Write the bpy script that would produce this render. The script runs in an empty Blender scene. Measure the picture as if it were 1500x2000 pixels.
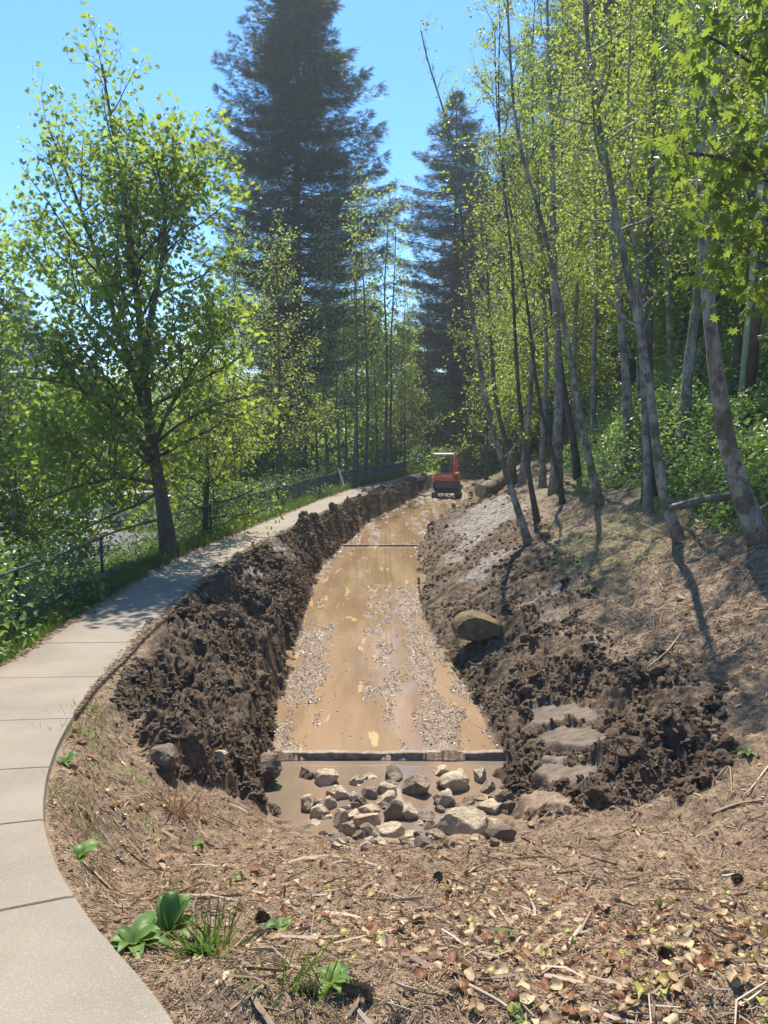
import bpy, math, numpy as np
from mathutils import Vector
R = math.radians
S = bpy.context.scene
COL = S.collection
# ------------------------------------------------------------------ camera, sky, sun, exposure
CZ = 3.43; PITCH = R(6.05); F = 1444.0
cam = bpy.data.cameras.new('camera'); camo = bpy.data.objects.new('camera', cam); COL.objects.link(camo)
camo.location = (0, 0, CZ); camo.rotation_euler = (R(90) - PITCH, 0, 0)
cam.sensor_fit = 'VERTICAL'; cam.sensor_height = 36; cam.lens = 26; cam.clip_start = .05; cam.clip_end = 3000
S.camera = camo
SUN_EL = R(62); SUN_AZ = R(-6)          # azimuth measured from +Y, negative = to the left
w = bpy.data.worlds.new('World'); S.world = w; w.use_nodes = True
nt = w.node_tree; bg = nt.nodes['Background']; sky = nt.nodes.new('ShaderNodeTexSky')
sky.sky_type = 'NISHITA'; sky.sun_disc = False; sky.sun_elevation = SUN_EL; sky.sun_rotation = SUN_AZ
sky.altitude = 100; sky.air_density = 1.0; sky.dust_density = .3; sky.ozone_density = 3.0
hs = nt.nodes.new('ShaderNodeHueSaturation'); hs.inputs['Saturation'].default_value = 1.34; hs.inputs['Value'].default_value = 1
nt.links.new(sky.outputs[0], hs.inputs['Color']); nt.links.new(hs.outputs[0], bg.inputs[0]); bg.inputs[1].default_value = .118
sl = bpy.data.lights.new('sun', 'SUN'); sl.energy = 4.4; sl.angle = R(.53); sl.color = (1, .93, .81)
so = bpy.data.objects.new('sun', sl); COL.objects.link(so)
sdir = Vector((math.sin(SUN_AZ) * math.cos(SUN_EL), math.cos(SUN_AZ) * math.cos(SUN_EL), math.sin(SUN_EL)))
so.rotation_euler = sdir.to_track_quat('Z', 'Y').to_euler(); so.location = (0, 0, 30)
S.view_settings.view_transform = 'Standard'; S.view_settings.look = 'None'; S.view_settings.exposure = 1.13; S.view_settings.gamma = 1
S.render.engine = 'CYCLES'
cy = S.cycles
cy.use_denoising = True; cy.max_bounces = 8; cy.diffuse_bounces = 3; cy.glossy_bounces = 2; cy.transmission_bounces = 5; cy.transparent_max_bounces = 8
cy.caustics_reflective = False; cy.caustics_refractive = False; cy.sample_clamp_indirect = 6; cy.volume_bounces = 0; cy.volume_step_rate = 4
# ------------------------------------------------------------------ maths helpers
cp, sp_ = math.cos(PITCH), math.sin(PITCH)
def ray(u, v):
    a = (u - 750) / F; b = (1000 - v) / F
    return np.array([a, cp + b * sp_, -sp_ + b * cp])
def P(u, v, y):
    d = ray(u, v); return np.array([d[0] * y / d[1], y, CZ + d[2] * y / d[1]])
def PZ(u, v, z):
    d = ray(u, v); t = (z - CZ) / d[2]; return d[0] * t, d[1] * t
def sm(x, a, b):
    t = np.clip((x - a) / (b - a), 0, 1); return t * t * (3 - 2 * t)
def smax(a, b, k):
    h = np.clip(.5 + .5 * (a - b) / k, 0, 1); return b + (a - b) * h + k * h * (1 - h)
_r = np.random.RandomState(7); _T = _r.rand(256, 256).astype(np.float64)
def vn(x, y, seed=0):
    x = np.asarray(x, float) + seed * 17.3; y = np.asarray(y, float) + seed * 9.1
    xi = np.floor(x); yi = np.floor(y); fx = x - xi; fy = y - yi
    fx = fx * fx * (3 - 2 * fx); fy = fy * fy * (3 - 2 * fy)
    xi = xi.astype(np.int64) & 255; yi = yi.astype(np.int64) & 255; x1 = (xi + 1) & 255; y1 = (yi + 1) & 255
    a = _T[xi, yi] * (1 - fx) + _T[x1, yi] * fx; b = _T[xi, y1] * (1 - fx) + _T[x1, y1] * fx
    return (a * (1 - fy) + b * fy) * 2 - 1
def fbm(x, y, o=4, seed=0, g=.5):
    s = 0; a = 1
    for i in range(o):
        c, sn = math.cos(i * .7), math.sin(i * .7)
        s = s + a * vn((x * c - y * sn) * 2 ** i, (x * sn + y * c) * 2 ** i, seed + i * 3); a *= g
    return s
# ------------------------------------------------------------------ plan of the place
ZPy = [-8, 1.5, 2.5, 4, 5.5, 7.5, 80]; ZPz = [1.86, 1.86, 1.73, 1.5, 1.27, 1.07, 1.07]
def zpath(y): return np.interp(y, ZPy, ZPz)
def pix_path(u, v):
    y = 8.0
    d = ray(u, v)
    lo, hi = .5, 90
    for _ in range(50):
        m = (lo + hi) / 2
        if CZ + d[2] * m / d[1] > zpath(m): lo = m
        else: hi = m
    return d[0] * lo / d[1], lo
PR = [pix_path(*q) for q in [(390,2000),(330,1935),(240,1850),(170,1760),(122,1680),(98,1600),(102,1520),(120,1460),(150,1400),(190,1345),(235,1300),(290,1240),(345,1190),(410,1130),(470,1085),(560,1040),(620,1010),(690,975),(740,955),(795,941)]]
PR = [(.9, -8), (.25, .3)] + PR + [(3.0, 43.5), (6, 50), (10, 60)]
PRx = np.array([p[0] for p in PR]); PRy = np.array([p[1] for p in PR])
_k = np.linspace(-8, 60, 400); _x = np.interp(_k, PRy, PRx)
_x = np.convolve(np.pad(_x, 1, 'edge'), np.ones(3) / 3, 'valid') - .035 * np.clip(1 - _k / 9, 0, 1)
def xpr(y): return np.interp(y, _k, _x)
def pslope(y): return (xpr(np.asarray(y) + .4) - xpr(np.asarray(y) - .4)) / .8
def pwid(y): return np.interp(y, [0, 4, 8, 60], [1.7, 1.35, 1.17, 1.12]) * np.sqrt(1 + pslope(y) ** 2)
def xpl(y): return xpr(y) - pwid(y)
def zfl(y): return np.interp(y, [22.4, 22.5, 34, 60], [0, .035, .35, .35])
def PF(u, v):
    d = ray(u, v); lo, hi = 5., 60.
    for _ in range(40):
        m = (lo + hi) / 2
        if CZ + d[2] * m / d[1] > zfl(m): lo = m
        else: hi = m
    return d[0] * lo / d[1], lo
TLy = [0, 5, 6.2, 7.6] ; TLx = [-.3, -.45, -.95, -1.22]
for q in [(535,1400),(565,1300),(590,1200),(625,1110),(665,1068),(690,1050),(722,1015),(778,990),(812,972)]:
    a, b = PF(*q); TLx.append(a); TLy.append(b)
TRy = [0, 5, 6.2, 7.6] ; TRx = [.9, .95, 1.1, 1.32]
for q in [(955,1400),(880,1300),(830,1200),(820,1150),(818,1075),(850,1020),(900,985),(915,972)]:
    a, b = PF(*q); TRx.append(a); TRy.append(b)
def xl(y): return np.interp(y, TLy + [60], TLx + [TLx[-1] + 1])
def xr(y): return np.interp(y, TRy + [60], TRx + [TRx[-1] + 1])
LOT = -2.4
def base(x, y):
    x = np.asarray(x, float); y = np.asarray(y, float)
    zp = zpath(y)
    f = np.interp(y, [-8, 2, 5.5, 6.2, 7.4, 7.7, 100], [1.83, 1.83, .26, -.1, -.13, -.13, -.13])
    f = np.where(y > 7.65, -.0, f)
    f = np.where(y > 40, sm(y, 40, 45) * .9, f)
    s = x - xr(y)
    Rr = np.interp(s, [0, .25, .6, 5, 9, 20, 60, 400], [-.02, .10, .27, 2.25, 4.6, 8.5, 14, 16])
    Rr = Rr * np.interp(y, [-50, -10, 60, 120, 400], [.3, 1, 1, .6, .4])
    q = xl(y) - x
    wb = np.maximum(xl(y) - xpr(y), .6)
    wall = sm(y, 6.0, 7.4)
    Lw = .42 * sm(q, 0, .22) + (zp - .42 - .03) * np.clip((q - .15) / (wb - .15), 0, 1) ** .8
    Ls = (zp - .03) * np.clip(q / wb, 0, 1)
    L = Lw * wall + Ls * (1 - wall)
    # left of the path
    e = xpl(y) - x
    emb = zp - .06 - .12 * np.clip(e - .15, 0, 1) - .42 * np.clip(e - .9, 0, 50)
    lot = np.interp(y, [-50, 0, 8, 95, 130, 400], [0, -.5, LOT, LOT, 0, 3])
    emb = smax(emb, lot - .03, .25)
    zq = zfl(y); Rr = Rr + zq * np.exp(-np.maximum(s, 0) / 2.5); L = zq + L * (zp - zq) / zp
    z = np.where(s > 0, Rr, np.where(q > 0, L, zq))
    z = smax(z, f, np.where(y < 7.65, .22, .02))
    m = sm(x, xpr(y) - .05, xpr(y) + .35)
    z = (zp - .035) * (1 - m) + z * m
    z = np.where(e > 0, emb, z)
    return z
def hitf(fn, u, v, y0=1.0, y1=300.):
    d = ray(u, v); ys = np.geomspace(y0, y1, 3000)
    xs = d[0] * ys / d[1]; zs = CZ + d[2] * ys / d[1]
    g = zs - fn(xs, ys); i = int(np.argmax(g < 0))
    return xs[i], ys[i]
MUDL = [hitf(base, *q) for q in [(215,1345),(262,1265),(310,1215),(360,1172),(430,1115),(490,1072),(575,1030),(640,1003),(700,975),(760,950),(830,930)]]
MUDL += [(4.5, 41), (3, 37), (-1.3, 25), (-.6, 20), (-.6, 12), (-.8, 8), (-.5, 6.4)]
MUDL += [hitf(base, *q) for q in [(590,1615),(520,1580),(400,1535),(300,1510),(265,1470),(250,1400)]]
MUDR = [hitf(base, *q) for q in [(1000,1590),(1080,1612),(1220,1590),(1340,1560),(1425,1480),(1430,1400),(1400,1340),(1320,1300),(1215,1262),(1130,1205),(1150,1130),(1085,1040),(1010,965),(960,940),(930,925)]]
MUDR += [(4.6, 41), (2, 37), (.2, 25), (0, 15), (.2, 9), (.9, 6.6)]
def poly_sd(poly, x, y):
    """positive inside; distance to edge"""
    p = np.array(poly, float); n = len(p); d = np.full(x.shape, 1e9); ins = np.zeros(x.shape, bool)
    for i in range(n):
        a = p[i]; b = p[(i + 1) % n]; e = b - a
        t = np.clip(((x - a[0]) * e[0] + (y - a[1]) * e[1]) / (e @ e), 0, 1)
        d = np.minimum(d, np.hypot(x - a[0] - t * e[0], y - a[1] - t * e[1]))
        c = ((a[1] > y) != (b[1] > y)) & (x < (b[0] - a[0]) * (y - a[1]) / (b[1] - a[1] + 1e-12) + a[0]); ins ^= c
    return np.where(ins, d, -d)
TONG = [[hitf(base, *q) for q in pl] for pl in ([(1006,1410),(1060,1388),(1130,1374),(1182,1398),(1150,1416),(1090,1425),(1045,1438)], [(1046,1456),(1095,1432),(1150,1424),(1200,1436),(1178,1462),(1110,1470),(1060,1476)], [(1052,1492),(1100,1481),(1158,1481),(1156,1494),(1100,1497),(1056,1502)], [(1035,1530),(1060,1506),(1110,1500),(1160,1502),(1205,1528),(1150,1548),(1100,1546)], [(1008,1566),(1050,1552),(1110,1562),(1122,1588),(1060,1600),(1015,1592)])]
STEP = [hitf(base, *q) for q in [(1012,1398),(1130,1372),(1195,1430),(1185,1500),(1150,1590),(1020,1590),(1035,1500),(1050,1450)]]
WET_SHEEN = [[hitf(base, *q) for q in pl] for pl in ([(1020,1240),(1060,1150),(1110,1120),(1140,1130),(1125,1200),(1060,1250)],
   [(850,1050),(930,990),(1010,960),(1040,1000),(990,1040),(900,1090)], [(900,1120),(990,1060),(1010,1090),(930,1140)],
   [(420,1150),(520,1075),(600,1050),(620,1080),(500,1160),(440,1180)], [(640,1020),(720,985),(720,1000),(660,1040)])]
def surf(x, y, full=False):
    x = np.asarray(x, float); y = np.asarray(y, float); sh = x.shape; x = x.ravel(); y = y.ravel()
    z = base(x, y)
    near = (y > 0) & (y < 48) & (x > -9) & (x < 14)
    mud = np.zeros_like(x); step = np.zeros_like(x); wet = np.zeros_like(x)
    xn, yn = x[near], y[near]
    jit = .16 * fbm(xn * 2.2, yn * 2.2, 3, 5)
    a = poly_sd(MUDL, xn, yn); b = poly_sd(MUDR, xn, yn)
    ml = np.maximum(sm(a + jit, -.05, .22), (xn > xpr(yn) + .02) & (xn < xl(yn) + .1) & (yn > 12)); mr = sm(b + jit * 1.6, -.1, .5)
    ins = (xn > xl(yn) - .05) & (xn < xr(yn) + .05)
    flo = sm(np.minimum(xn - xl(yn), xr(yn) - xn) + (.05 + .14 * (yn < 7.6)) * fbm(xn * 4, yn * 4, 2, 8), -.03, .1) * sm(yn + .25 * fbm(xn * 2.5, yn * 2.5, 3, 101), 5.6, 6.1)
    mud[near] = np.maximum(ml, mr)
    st = np.zeros_like(xn); tz = np.zeros_like(xn)
    for pl in TONG:
        pa = np.array(pl); c0 = pa.mean(0); sd = sm(poly_sd(pl, xn, yn) + .035 * fbm(xn * 6, yn * 6, 2, 9), -.02, .035)
        zz = float(base(c0[0], c0[1])) + .085 + .33 * (xn - c0[0]) - .05 * (yn - c0[1]) - .03 + .02 * fbm(xn * 3, yn * 3, 3, 71) + .004 * fbm(xn * 14, yn * 30, 3, 70); tz = np.where(sd > st, zz, tz); st = np.maximum(st, sd)
    step[near] = st; tzz = np.zeros_like(x); tzz[near] = tz
    ww = np.zeros_like(xn)
    for q in WET_SHEEN: ww = np.maximum(ww, sm(poly_sd(q, xn, yn) + .5 * fbm(xn * 1.5, yn * 1.5, 4, 12), -.1, .5))
    wet[near] = ww
    floor = np.zeros_like(x); floor[near] = flo
    floor = np.where(y > 40.5, 0, floor)
    onpath = (x < xpr(y) + .0) & (x > xpl(y) - .02) & (y < 58)
    pfar = 1 - sm(x - xpr(y), 0, .25)
    wx_ = x + .12 * fbm(x * 3, y * 3, 2, 22); wy_ = y + .12 * fbm(x * 3, y * 3, 2, 24)
    clod = .55 * fbm(wx_ * 1.9, wy_ * 1.9, 2, 21) + .42 * (.5 - np.abs(vn(wx_ * 4.6, wy_ * 4.6, 33))) + .19 * (.5 - np.abs(vn(wx_ * 9.5, wy_ * 9.5, 41))) + .15 * vn(x * 21, y * 21, 43) + .10 * vn(x * 44, y * 44, 44)
    clod = (clod - .05) * (1 - .55 * wet)
    pile = .16 * fbm(x * .8, y * .8, 2, 50)
    mm = mud * (1 - floor) * (1 - step)
    edge = sm(np.abs(x - xpr(y)), 0, np.where(y > 14, .1, .3))
    rgt = np.where((x > xr(y)), .78 - .35 * sm(y, 10, 14), 1)
    z = z + mm * edge * (.31 * clod * rgt + pile * .8 + .07)
    # rows of ruts on the long right slope
    rut = vn((x - .35 * y) * 3.0, (x * .2 + y * .25), 61)
    z = z + mm * (x > xr(y)) * .05 * rut * sm(y, 10, 14)
    # far mounds of spoil
    for (mx, my, mr_, mh) in ((-1.5, 25, 1.0, .25), (-1.1, 28, 1.0, .3), (-.4, 31, 1.2, .4), (.9, 34, 1.2, .5), (1.9, 36, 1.2, .6), (-2.0, 22, .8, .2), (2.6, 38, 1.2, .6)):
        z = z + .45 * mh * np.exp(-((x - mx) ** 2 + (y - my) ** 2) / mr_ ** 2) * (1 - floor) * sm(x - xpr(y), .0, .5)
    z = z + mm * (x < xl(y)) * sm(y, 17, 24) * .07 * (1 + fbm(x * 1.1, y * 1.1, 2, 66)) * sm(x - xpr(y), 0, .25)
    # bucket-cut terraces
    ph = (y - 6.15 + .18 * (x - 1.5)) / .58; fr = ph - np.floor(ph)
    saw = (fr - .5) * .25 * -1 + .16 * sm(fr, .86, .94) * 0
    z = z * (1 - step) + tzz * step
    # trench floor
    tn = 1.2 * vn(x * 4.2 + .3 * np.sin(y * .5), y * .26, 80) + .5 * fbm(x * 2.6, y * 1.3, 3, 85) + .75 * fbm(x * 7, y * 2.2, 2, 88) - .9 * sm(np.hypot((x + .1) / .9, (y - 19.5) / 3.2), 1.1, .5)
    fl = -.020 + .046 * tn + .012 * np.abs(vn(x * 17, y * 17, 90)) + .010 * fbm(x * 40, y * 40, 2, 95)
    fl = fl + .035 * sm(np.abs(x - (xl(y) + xr(y)) / 2) / ((xr(y) - xl(y)) / 2), .78, 1.0)
    fl = fl + zfl(y)
    fl = np.where(y < 7.6, -.19 + .06 * fbm(x * 3, y * 3, 3, 99), fl)
    fw = floor * np.where(y < 7.6, sm(y + .2 * fbm(x * 2.5, y * 2.5, 2, 100), 5.75, 6.5), 1)
    z = z * (1 - fw) + fl * fw
    lit = (1 - mud) * (1 - floor)
    z = z + lit * sm(np.abs(x - (xpr(y) + xpl(y)) / 2), pwid(y) / 2 - .02, pwid(y) / 2 + .25) * (.045 * fbm(x * 1.7, y * 1.7, 3, 110) + .018 * fbm(x * 11, y * 11, 3, 115) + .05 * fbm(x * 4, y * 4, 2, 117) * (x > xr(y)))
    far = (x > xr(y) + 4)
    z = z + far * .25 * fbm(x * .35, y * .35, 3, 120) * sm(x - xr(y), 4, 8)
    if not full: return z.reshape(sh)
    return z.reshape(sh), mud.reshape(sh), floor.reshape(sh), step.reshape(sh), wet.reshape(sh)
def gz(x, y): return float(surf(np.array([x]), np.array([y]))[0])
def hit(u, v): return hitf(surf, u, v)
# ------------------------------------------------------------------ mesh builder
class MB:
    def __init__(s): s.v = []; s.n = 0; s.f = []; s.var = []
    def add(s, v, f, mi=0, var=None):
        v = np.asarray(v, float).reshape(-1, 3); s.v.append(v); f = np.asarray(f, np.int64)
        s.f.append((f + s.n, mi)); s.var.append(np.zeros(len(v)) if var is None else np.broadcast_to(var, (len(v),))); s.n += len(v)
    def addl(s, v, fl, mi=0):
        v = np.asarray(v, float).reshape(-1, 3)
        s.v.append(v); s.var.append(np.zeros(len(v)))
        for f in fl: s.f.append((np.array([f], np.int64) + s.n, mi))
        s.n += len(v)
    def box(s, c, d, mi=0, rz=0, tilt=None):
        x, y, z = np.array(d) / 2.
        v = np.array([[-x,-y,-z],[x,-y,-z],[x,y,-z],[-x,y,-z],[-x,-y,z],[x,-y,z],[x,y,z],[-x,y,z]])
        if tilt is not None: v = rot(v, tilt)
        cz, sz = math.cos(rz), math.sin(rz); v = np.stack([v[:,0]*cz-v[:,1]*sz, v[:,0]*sz+v[:,1]*cz, v[:,2]], 1) + np.array(c)
        s.add(v, [[0,3,2,1],[4,5,6,7],[0,1,5,4],[1,2,6,5],[2,3,7,6],[3,0,4,7]], mi)
    def tube(s, pts, rad, n=6, mi=0, caps=True, jit=0, rng=None):
        pts = np.asarray(pts, float); m = len(pts); rad = np.broadcast_to(rad, (m,))
        t = np.gradient(pts, axis=0); t /= np.linalg.norm(t, axis=1)[:, None] + 1e-9
        ref = np.array([0, 0, 1.]) if abs(t[:, 2]).mean() < .8 else np.array([1., 0, 0])
        a = np.cross(t, ref); a /= np.linalg.norm(a, axis=1)[:, None] + 1e-9; b = np.cross(t, a)
        an = np.linspace(0, 2 * np.pi, n, endpoint=False)
        rr = rad[:, None] * (1 + (jit * (rng.rand(m, n) - .5) if jit else 0) * np.ones((m, n)))
        v = pts[:, None] + rr[..., None] * (np.cos(an)[None, :, None] * a[:, None] + np.sin(an)[None, :, None] * b[:, None])
        i = np.arange(m - 1)[:, None] * n; j = np.arange(n)[None]; k = (j + 1) % n
        f = np.stack([i + j, i + k, i + n + k, i + n + j], -1).reshape(-1, 4)
        s.add(v.reshape(-1, 3), f[:, ::-1], mi)
        if caps:
            s.f.append((np.array([list(range(n))]) + s.n - m * n, mi)); s.f.append((np.array([list(range(n))[::-1]]) + s.n - n, mi))
    def build(s, name, mats, parent=None, smooth=False, loc=None, **kw):
        me = bpy.data.meshes.new(name); V = np.concatenate(s.v) if s.v else np.zeros((0, 3))
        if loc is not None: V = V - np.array(loc)
        me.vertices.add(len(V)); me.vertices.foreach_set('co', V.astype(np.float32).ravel())
        li = np.concatenate([f.ravel() for f, _ in s.f]); tot = np.concatenate([np.full(len(f), f.shape[1]) for f, _ in s.f])
        mi = np.concatenate([np.full(len(f), m) for f, m in s.f])
        me.loops.add(len(li)); me.loops.foreach_set('vertex_index', li.astype(np.int32))
        me.polygons.add(len(tot)); st = np.concatenate([[0], np.cumsum(tot)[:-1]])
        me.polygons.foreach_set('loop_start', st.astype(np.int32)); me.polygons.foreach_set('loop_total', tot.astype(np.int32))
        me.polygons.foreach_set('material_index', mi.astype(np.int32))
        me.polygons.foreach_set('use_smooth', np.full(len(tot), bool(smooth)))
        at = me.attributes.new('var', 'FLOAT', 'POINT'); at.data.foreach_set('value', np.concatenate(s.var).astype(np.float32))
        for m in (mats if isinstance(mats, (list, tuple)) else [mats]): me.materials.append(m)
        me.update(calc_edges=True); me.validate()
        o = bpy.data.objects.new(name, me); COL.objects.link(o)
        if parent is not None: o.parent = parent
        elif loc is not None: o.location = loc
        for k, q in kw.items(): o[k] = q
        return o
def rot(v, e):
    from mathutils import Euler
    M = np.array(Euler(e).to_matrix()); return v @ M.T
def thing(name, label, cat, loc=(0, 0, 0), rz=0, group=None):
    o = bpy.data.objects.new(name, None); COL.objects.link(o); o.location = loc; o.rotation_euler = (0, 0, rz)
    o['label'] = label; o['category'] = cat
    if group: o['group'] = group
    return o
def copytree(o, loc, rz=0, sc=1., label=None, parent=None):
    c = o.copy(); COL.objects.link(c); c.location = loc; c.rotation_euler = (0, 0, rz); c.scale = (sc,) * 3 if np.isscalar(sc) else sc
    if label: c['label'] = label
    for ch in o.children:
        d = ch.copy(); COL.objects.link(d); d.parent = c
    return c
# ------------------------------------------------------------------ materials
def mat(name):
    m = bpy.data.materials.new(name); m.use_nodes = True; n = m.node_tree.nodes; b = n['Principled BSDF']; return m, m.node_tree, b
class N:
    def __init__(s, t): s.t = t
    def new(s, k, **kw):
        n = s.t.nodes.new(k)
        for a, b in kw.items(): setattr(n, a, b)
        return n
    def L(s, a, b): s.t.links.new(a, b)
    def set(s, sock, v):
        if hasattr(v, 'is_output') or isinstance(v, bpy.types.NodeSocket): s.L(v, sock)
        elif isinstance(v, (tuple, list)): sock.default_value = tuple(v) + ((1,) if len(v) == 3 and sock.type == 'RGBA' else ())
        else: sock.default_value = v
    def noise(s, scale, detail=4, rough=.55, vec=None, dist=0):
        n = s.new('ShaderNodeTexNoise'); n.inputs['Scale'].default_value = scale; n.inputs['Detail'].default_value = detail; n.inputs['Roughness'].default_value = rough; n.inputs['Distortion'].default_value = dist
        s.L(vec if vec is not None else s.pos(), n.inputs['Vector']); return n.outputs[0]
    def pos(s):
        if not hasattr(s, '_p'): s._p = s.new('ShaderNodeTexCoord').outputs['Object']
        return s._p
    def map(s, vec, scale):
        n = s.new('ShaderNodeMapping'); n.inputs['Scale'].default_value = scale; s.L(vec, n.inputs[0]); return n.outputs[0]
    def attr(s, nm): n = s.new('ShaderNodeAttribute'); n.attribute_name = nm; return n.outputs['Fac']
    def mix(s, f, a, b):
        n = s.new('ShaderNodeMix', data_type='RGBA'); s.set(n.inputs[0], f); s.set(n.inputs[6], a); s.set(n.inputs[7], b); return n.outputs[2]
    def mixf(s, f, a, b):
        n = s.new('ShaderNodeMix', data_type='FLOAT'); s.set(n.inputs[0], f); s.set(n.inputs[2], a); s.set(n.inputs[3], b); return n.outputs[0]
    def math(s, op, a, b=0.):
        n = s.new('ShaderNodeMath', operation=op); s.set(n.inputs[0], a); s.set(n.inputs[1], b); return n.outputs[0]
    def ramp(s, f, a, b):
        n = s.new('ShaderNodeMapRange', interpolation_type='SMOOTHSTEP'); s.L(f, n.inputs[0]); n.inputs[1].default_value = a; n.inputs[2].default_value = b; return n.outputs[0]
    def bump(s, h, st, dist):
        n = s.new('ShaderNodeBump'); s.set(n.inputs['Strength'], st); n.inputs['Distance'].default_value = dist; s.L(h, n.inputs['Height']); return n.outputs[0]
def simple(name, c, rough=.6, metal=0., var=.25, sc=6, bump=.0, bs=40):
    m, t, b = mat(name); g = N(t); n = g.noise(sc, 5)
    g.L(g.mix(g.ramp(n, .3, .7), tuple(x * (1 - var) for x in c), tuple(min(1, x * (1 + var)) for x in c)), b.inputs['Base Color'])
    b.inputs['Roughness'].default_value = rough; b.inputs['Metallic'].default_value = metal
    if bump: g.L(g.bump(g.noise(bs, 4), bump, .01), b.inputs['Normal'])
    return m
def leafmat(name, c1, c2, tr, tmix=.45, rough=.45):
    m, t, b = mat(name); g = N(t); v = g.attr('var')
    col = g.mix(v, c1, c2)
    if name == 'dry_leaf': col = g.mix(g.ramp(v, .25, .4), (.20, .075, .03), g.mix(g.ramp(v, .5, 1.), (.33, .21, .11), (.55, .42, .23)))
    g.L(col, b.inputs['Base Color']); b.inputs['Roughness'].default_value = rough
    b.inputs['Specular IOR Level'].default_value = .4
    tl = g.new('ShaderNodeBsdfTranslucent'); g.L(g.mix(v, tuple(x * .75 for x in tr), tr), tl.inputs[0])
    ms = g.new('ShaderNodeMixShader'); ms.inputs[0].default_value = tmix
    g.L(b.outputs[0], ms.inputs[1]); g.L(tl.outputs[0], ms.inputs[2]); g.L(ms.outputs[0], t.nodes['Material Output'].inputs[0])
    return m
M = {}
M['alder'] = leafmat('alder_leaf', (.08, .13, .018), (.17, .22, .035), (.42, .52, .06), .5)
M['maple'] = leafmat('maple_leaf', (.055, .12, .022), (.15, .22, .045), (.44, .58, .07), .52)
M['bigleaf'] = leafmat('bigleaf_leaf', (.06, .12, .018), (.14, .20, .03), (.34, .45, .05), .5)
M['far'] = leafmat('woods_leaf', (.05, .10, .022), (.12, .17, .035), (.34, .48, .07), .5)
M['bramble'] = leafmat('bramble_leaf', (.06, .125, .035), (.19, .28, .10), (.32, .48, .09), .42, .38)
M['grass'] = leafmat('grass_blade', (.06, .11, .018), (.14, .19, .04), (.2, .3, .04), .4)
M['needle'] = leafmat('conifer_needle', (.018, .048, .026), (.055, .10, .042), (.06, .11, .04), .24, .5)
M['weed'] = leafmat('weed_leaf', (.07, .15, .03), (.17, .26, .05), (.24, .36, .05), .35, .5)
M['dryleaf'] = leafmat('dry_leaf', (.24, .12, .05), (.62, .47, .27), (.4, .27, .12), .25, .6)
M['yleaf'] = leafmat('yellow_leaf', (.30, .28, .05), (.42, .42, .10), (.4, .38, .08), .3, .5)
def bark(name, a, b_, patch, pc, lichen=.0):
    m, t, b = mat(name); g = N(t); p = g.pos()
    n1 = g.noise(5, 6, .65, g.map(p, (1, 1, .45))); n2 = g.noise(38, 4, .6, g.map(p, (1, 1, .35))); n3 = g.noise(2.3, 5, .6)
    c = g.mix(g.ramp(n1, .35, .65), a, b_); c = g.mix(g.math('MULTIPLY', g.ramp(n3, .52, .6), patch), c, pc)
    c = g.mix(g.math('MULTIPLY', g.ramp(g.noise(11, 5, .7, g.map(p, (1, 1, .6))), .54, .62), .7), c, tuple(x * .35 for x in a)); c = g.mix(g.math('MULTIPLY', g.ramp(n2, .5, .7), .5), c, tuple(x * .4 for x in a)); g.L(c, b.inputs['Base Color'])
    b.inputs['Roughness'].default_value = .85; g.L(g.bump(n2, .8, .02), b.inputs['Normal']); return m
M['alderbark'] = bark('alder_bark', (.15, .13, .10), (.34, .32, .28), .75, (.06, .065, .035))
M['darkbark'] = bark('dark_bark', (.055, .045, .035), (.12, .10, .08), .6, (.05, .06, .025))
M['firbark'] = bark('fir_bark', (.035, .028, .022), (.075, .06, .05), .3, (.05, .05, .035))
M['mossbark'] = bark('mossy_bark', (.10, .075, .05), (.2, .15, .1), 1., (.17, .16, .03))
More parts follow.
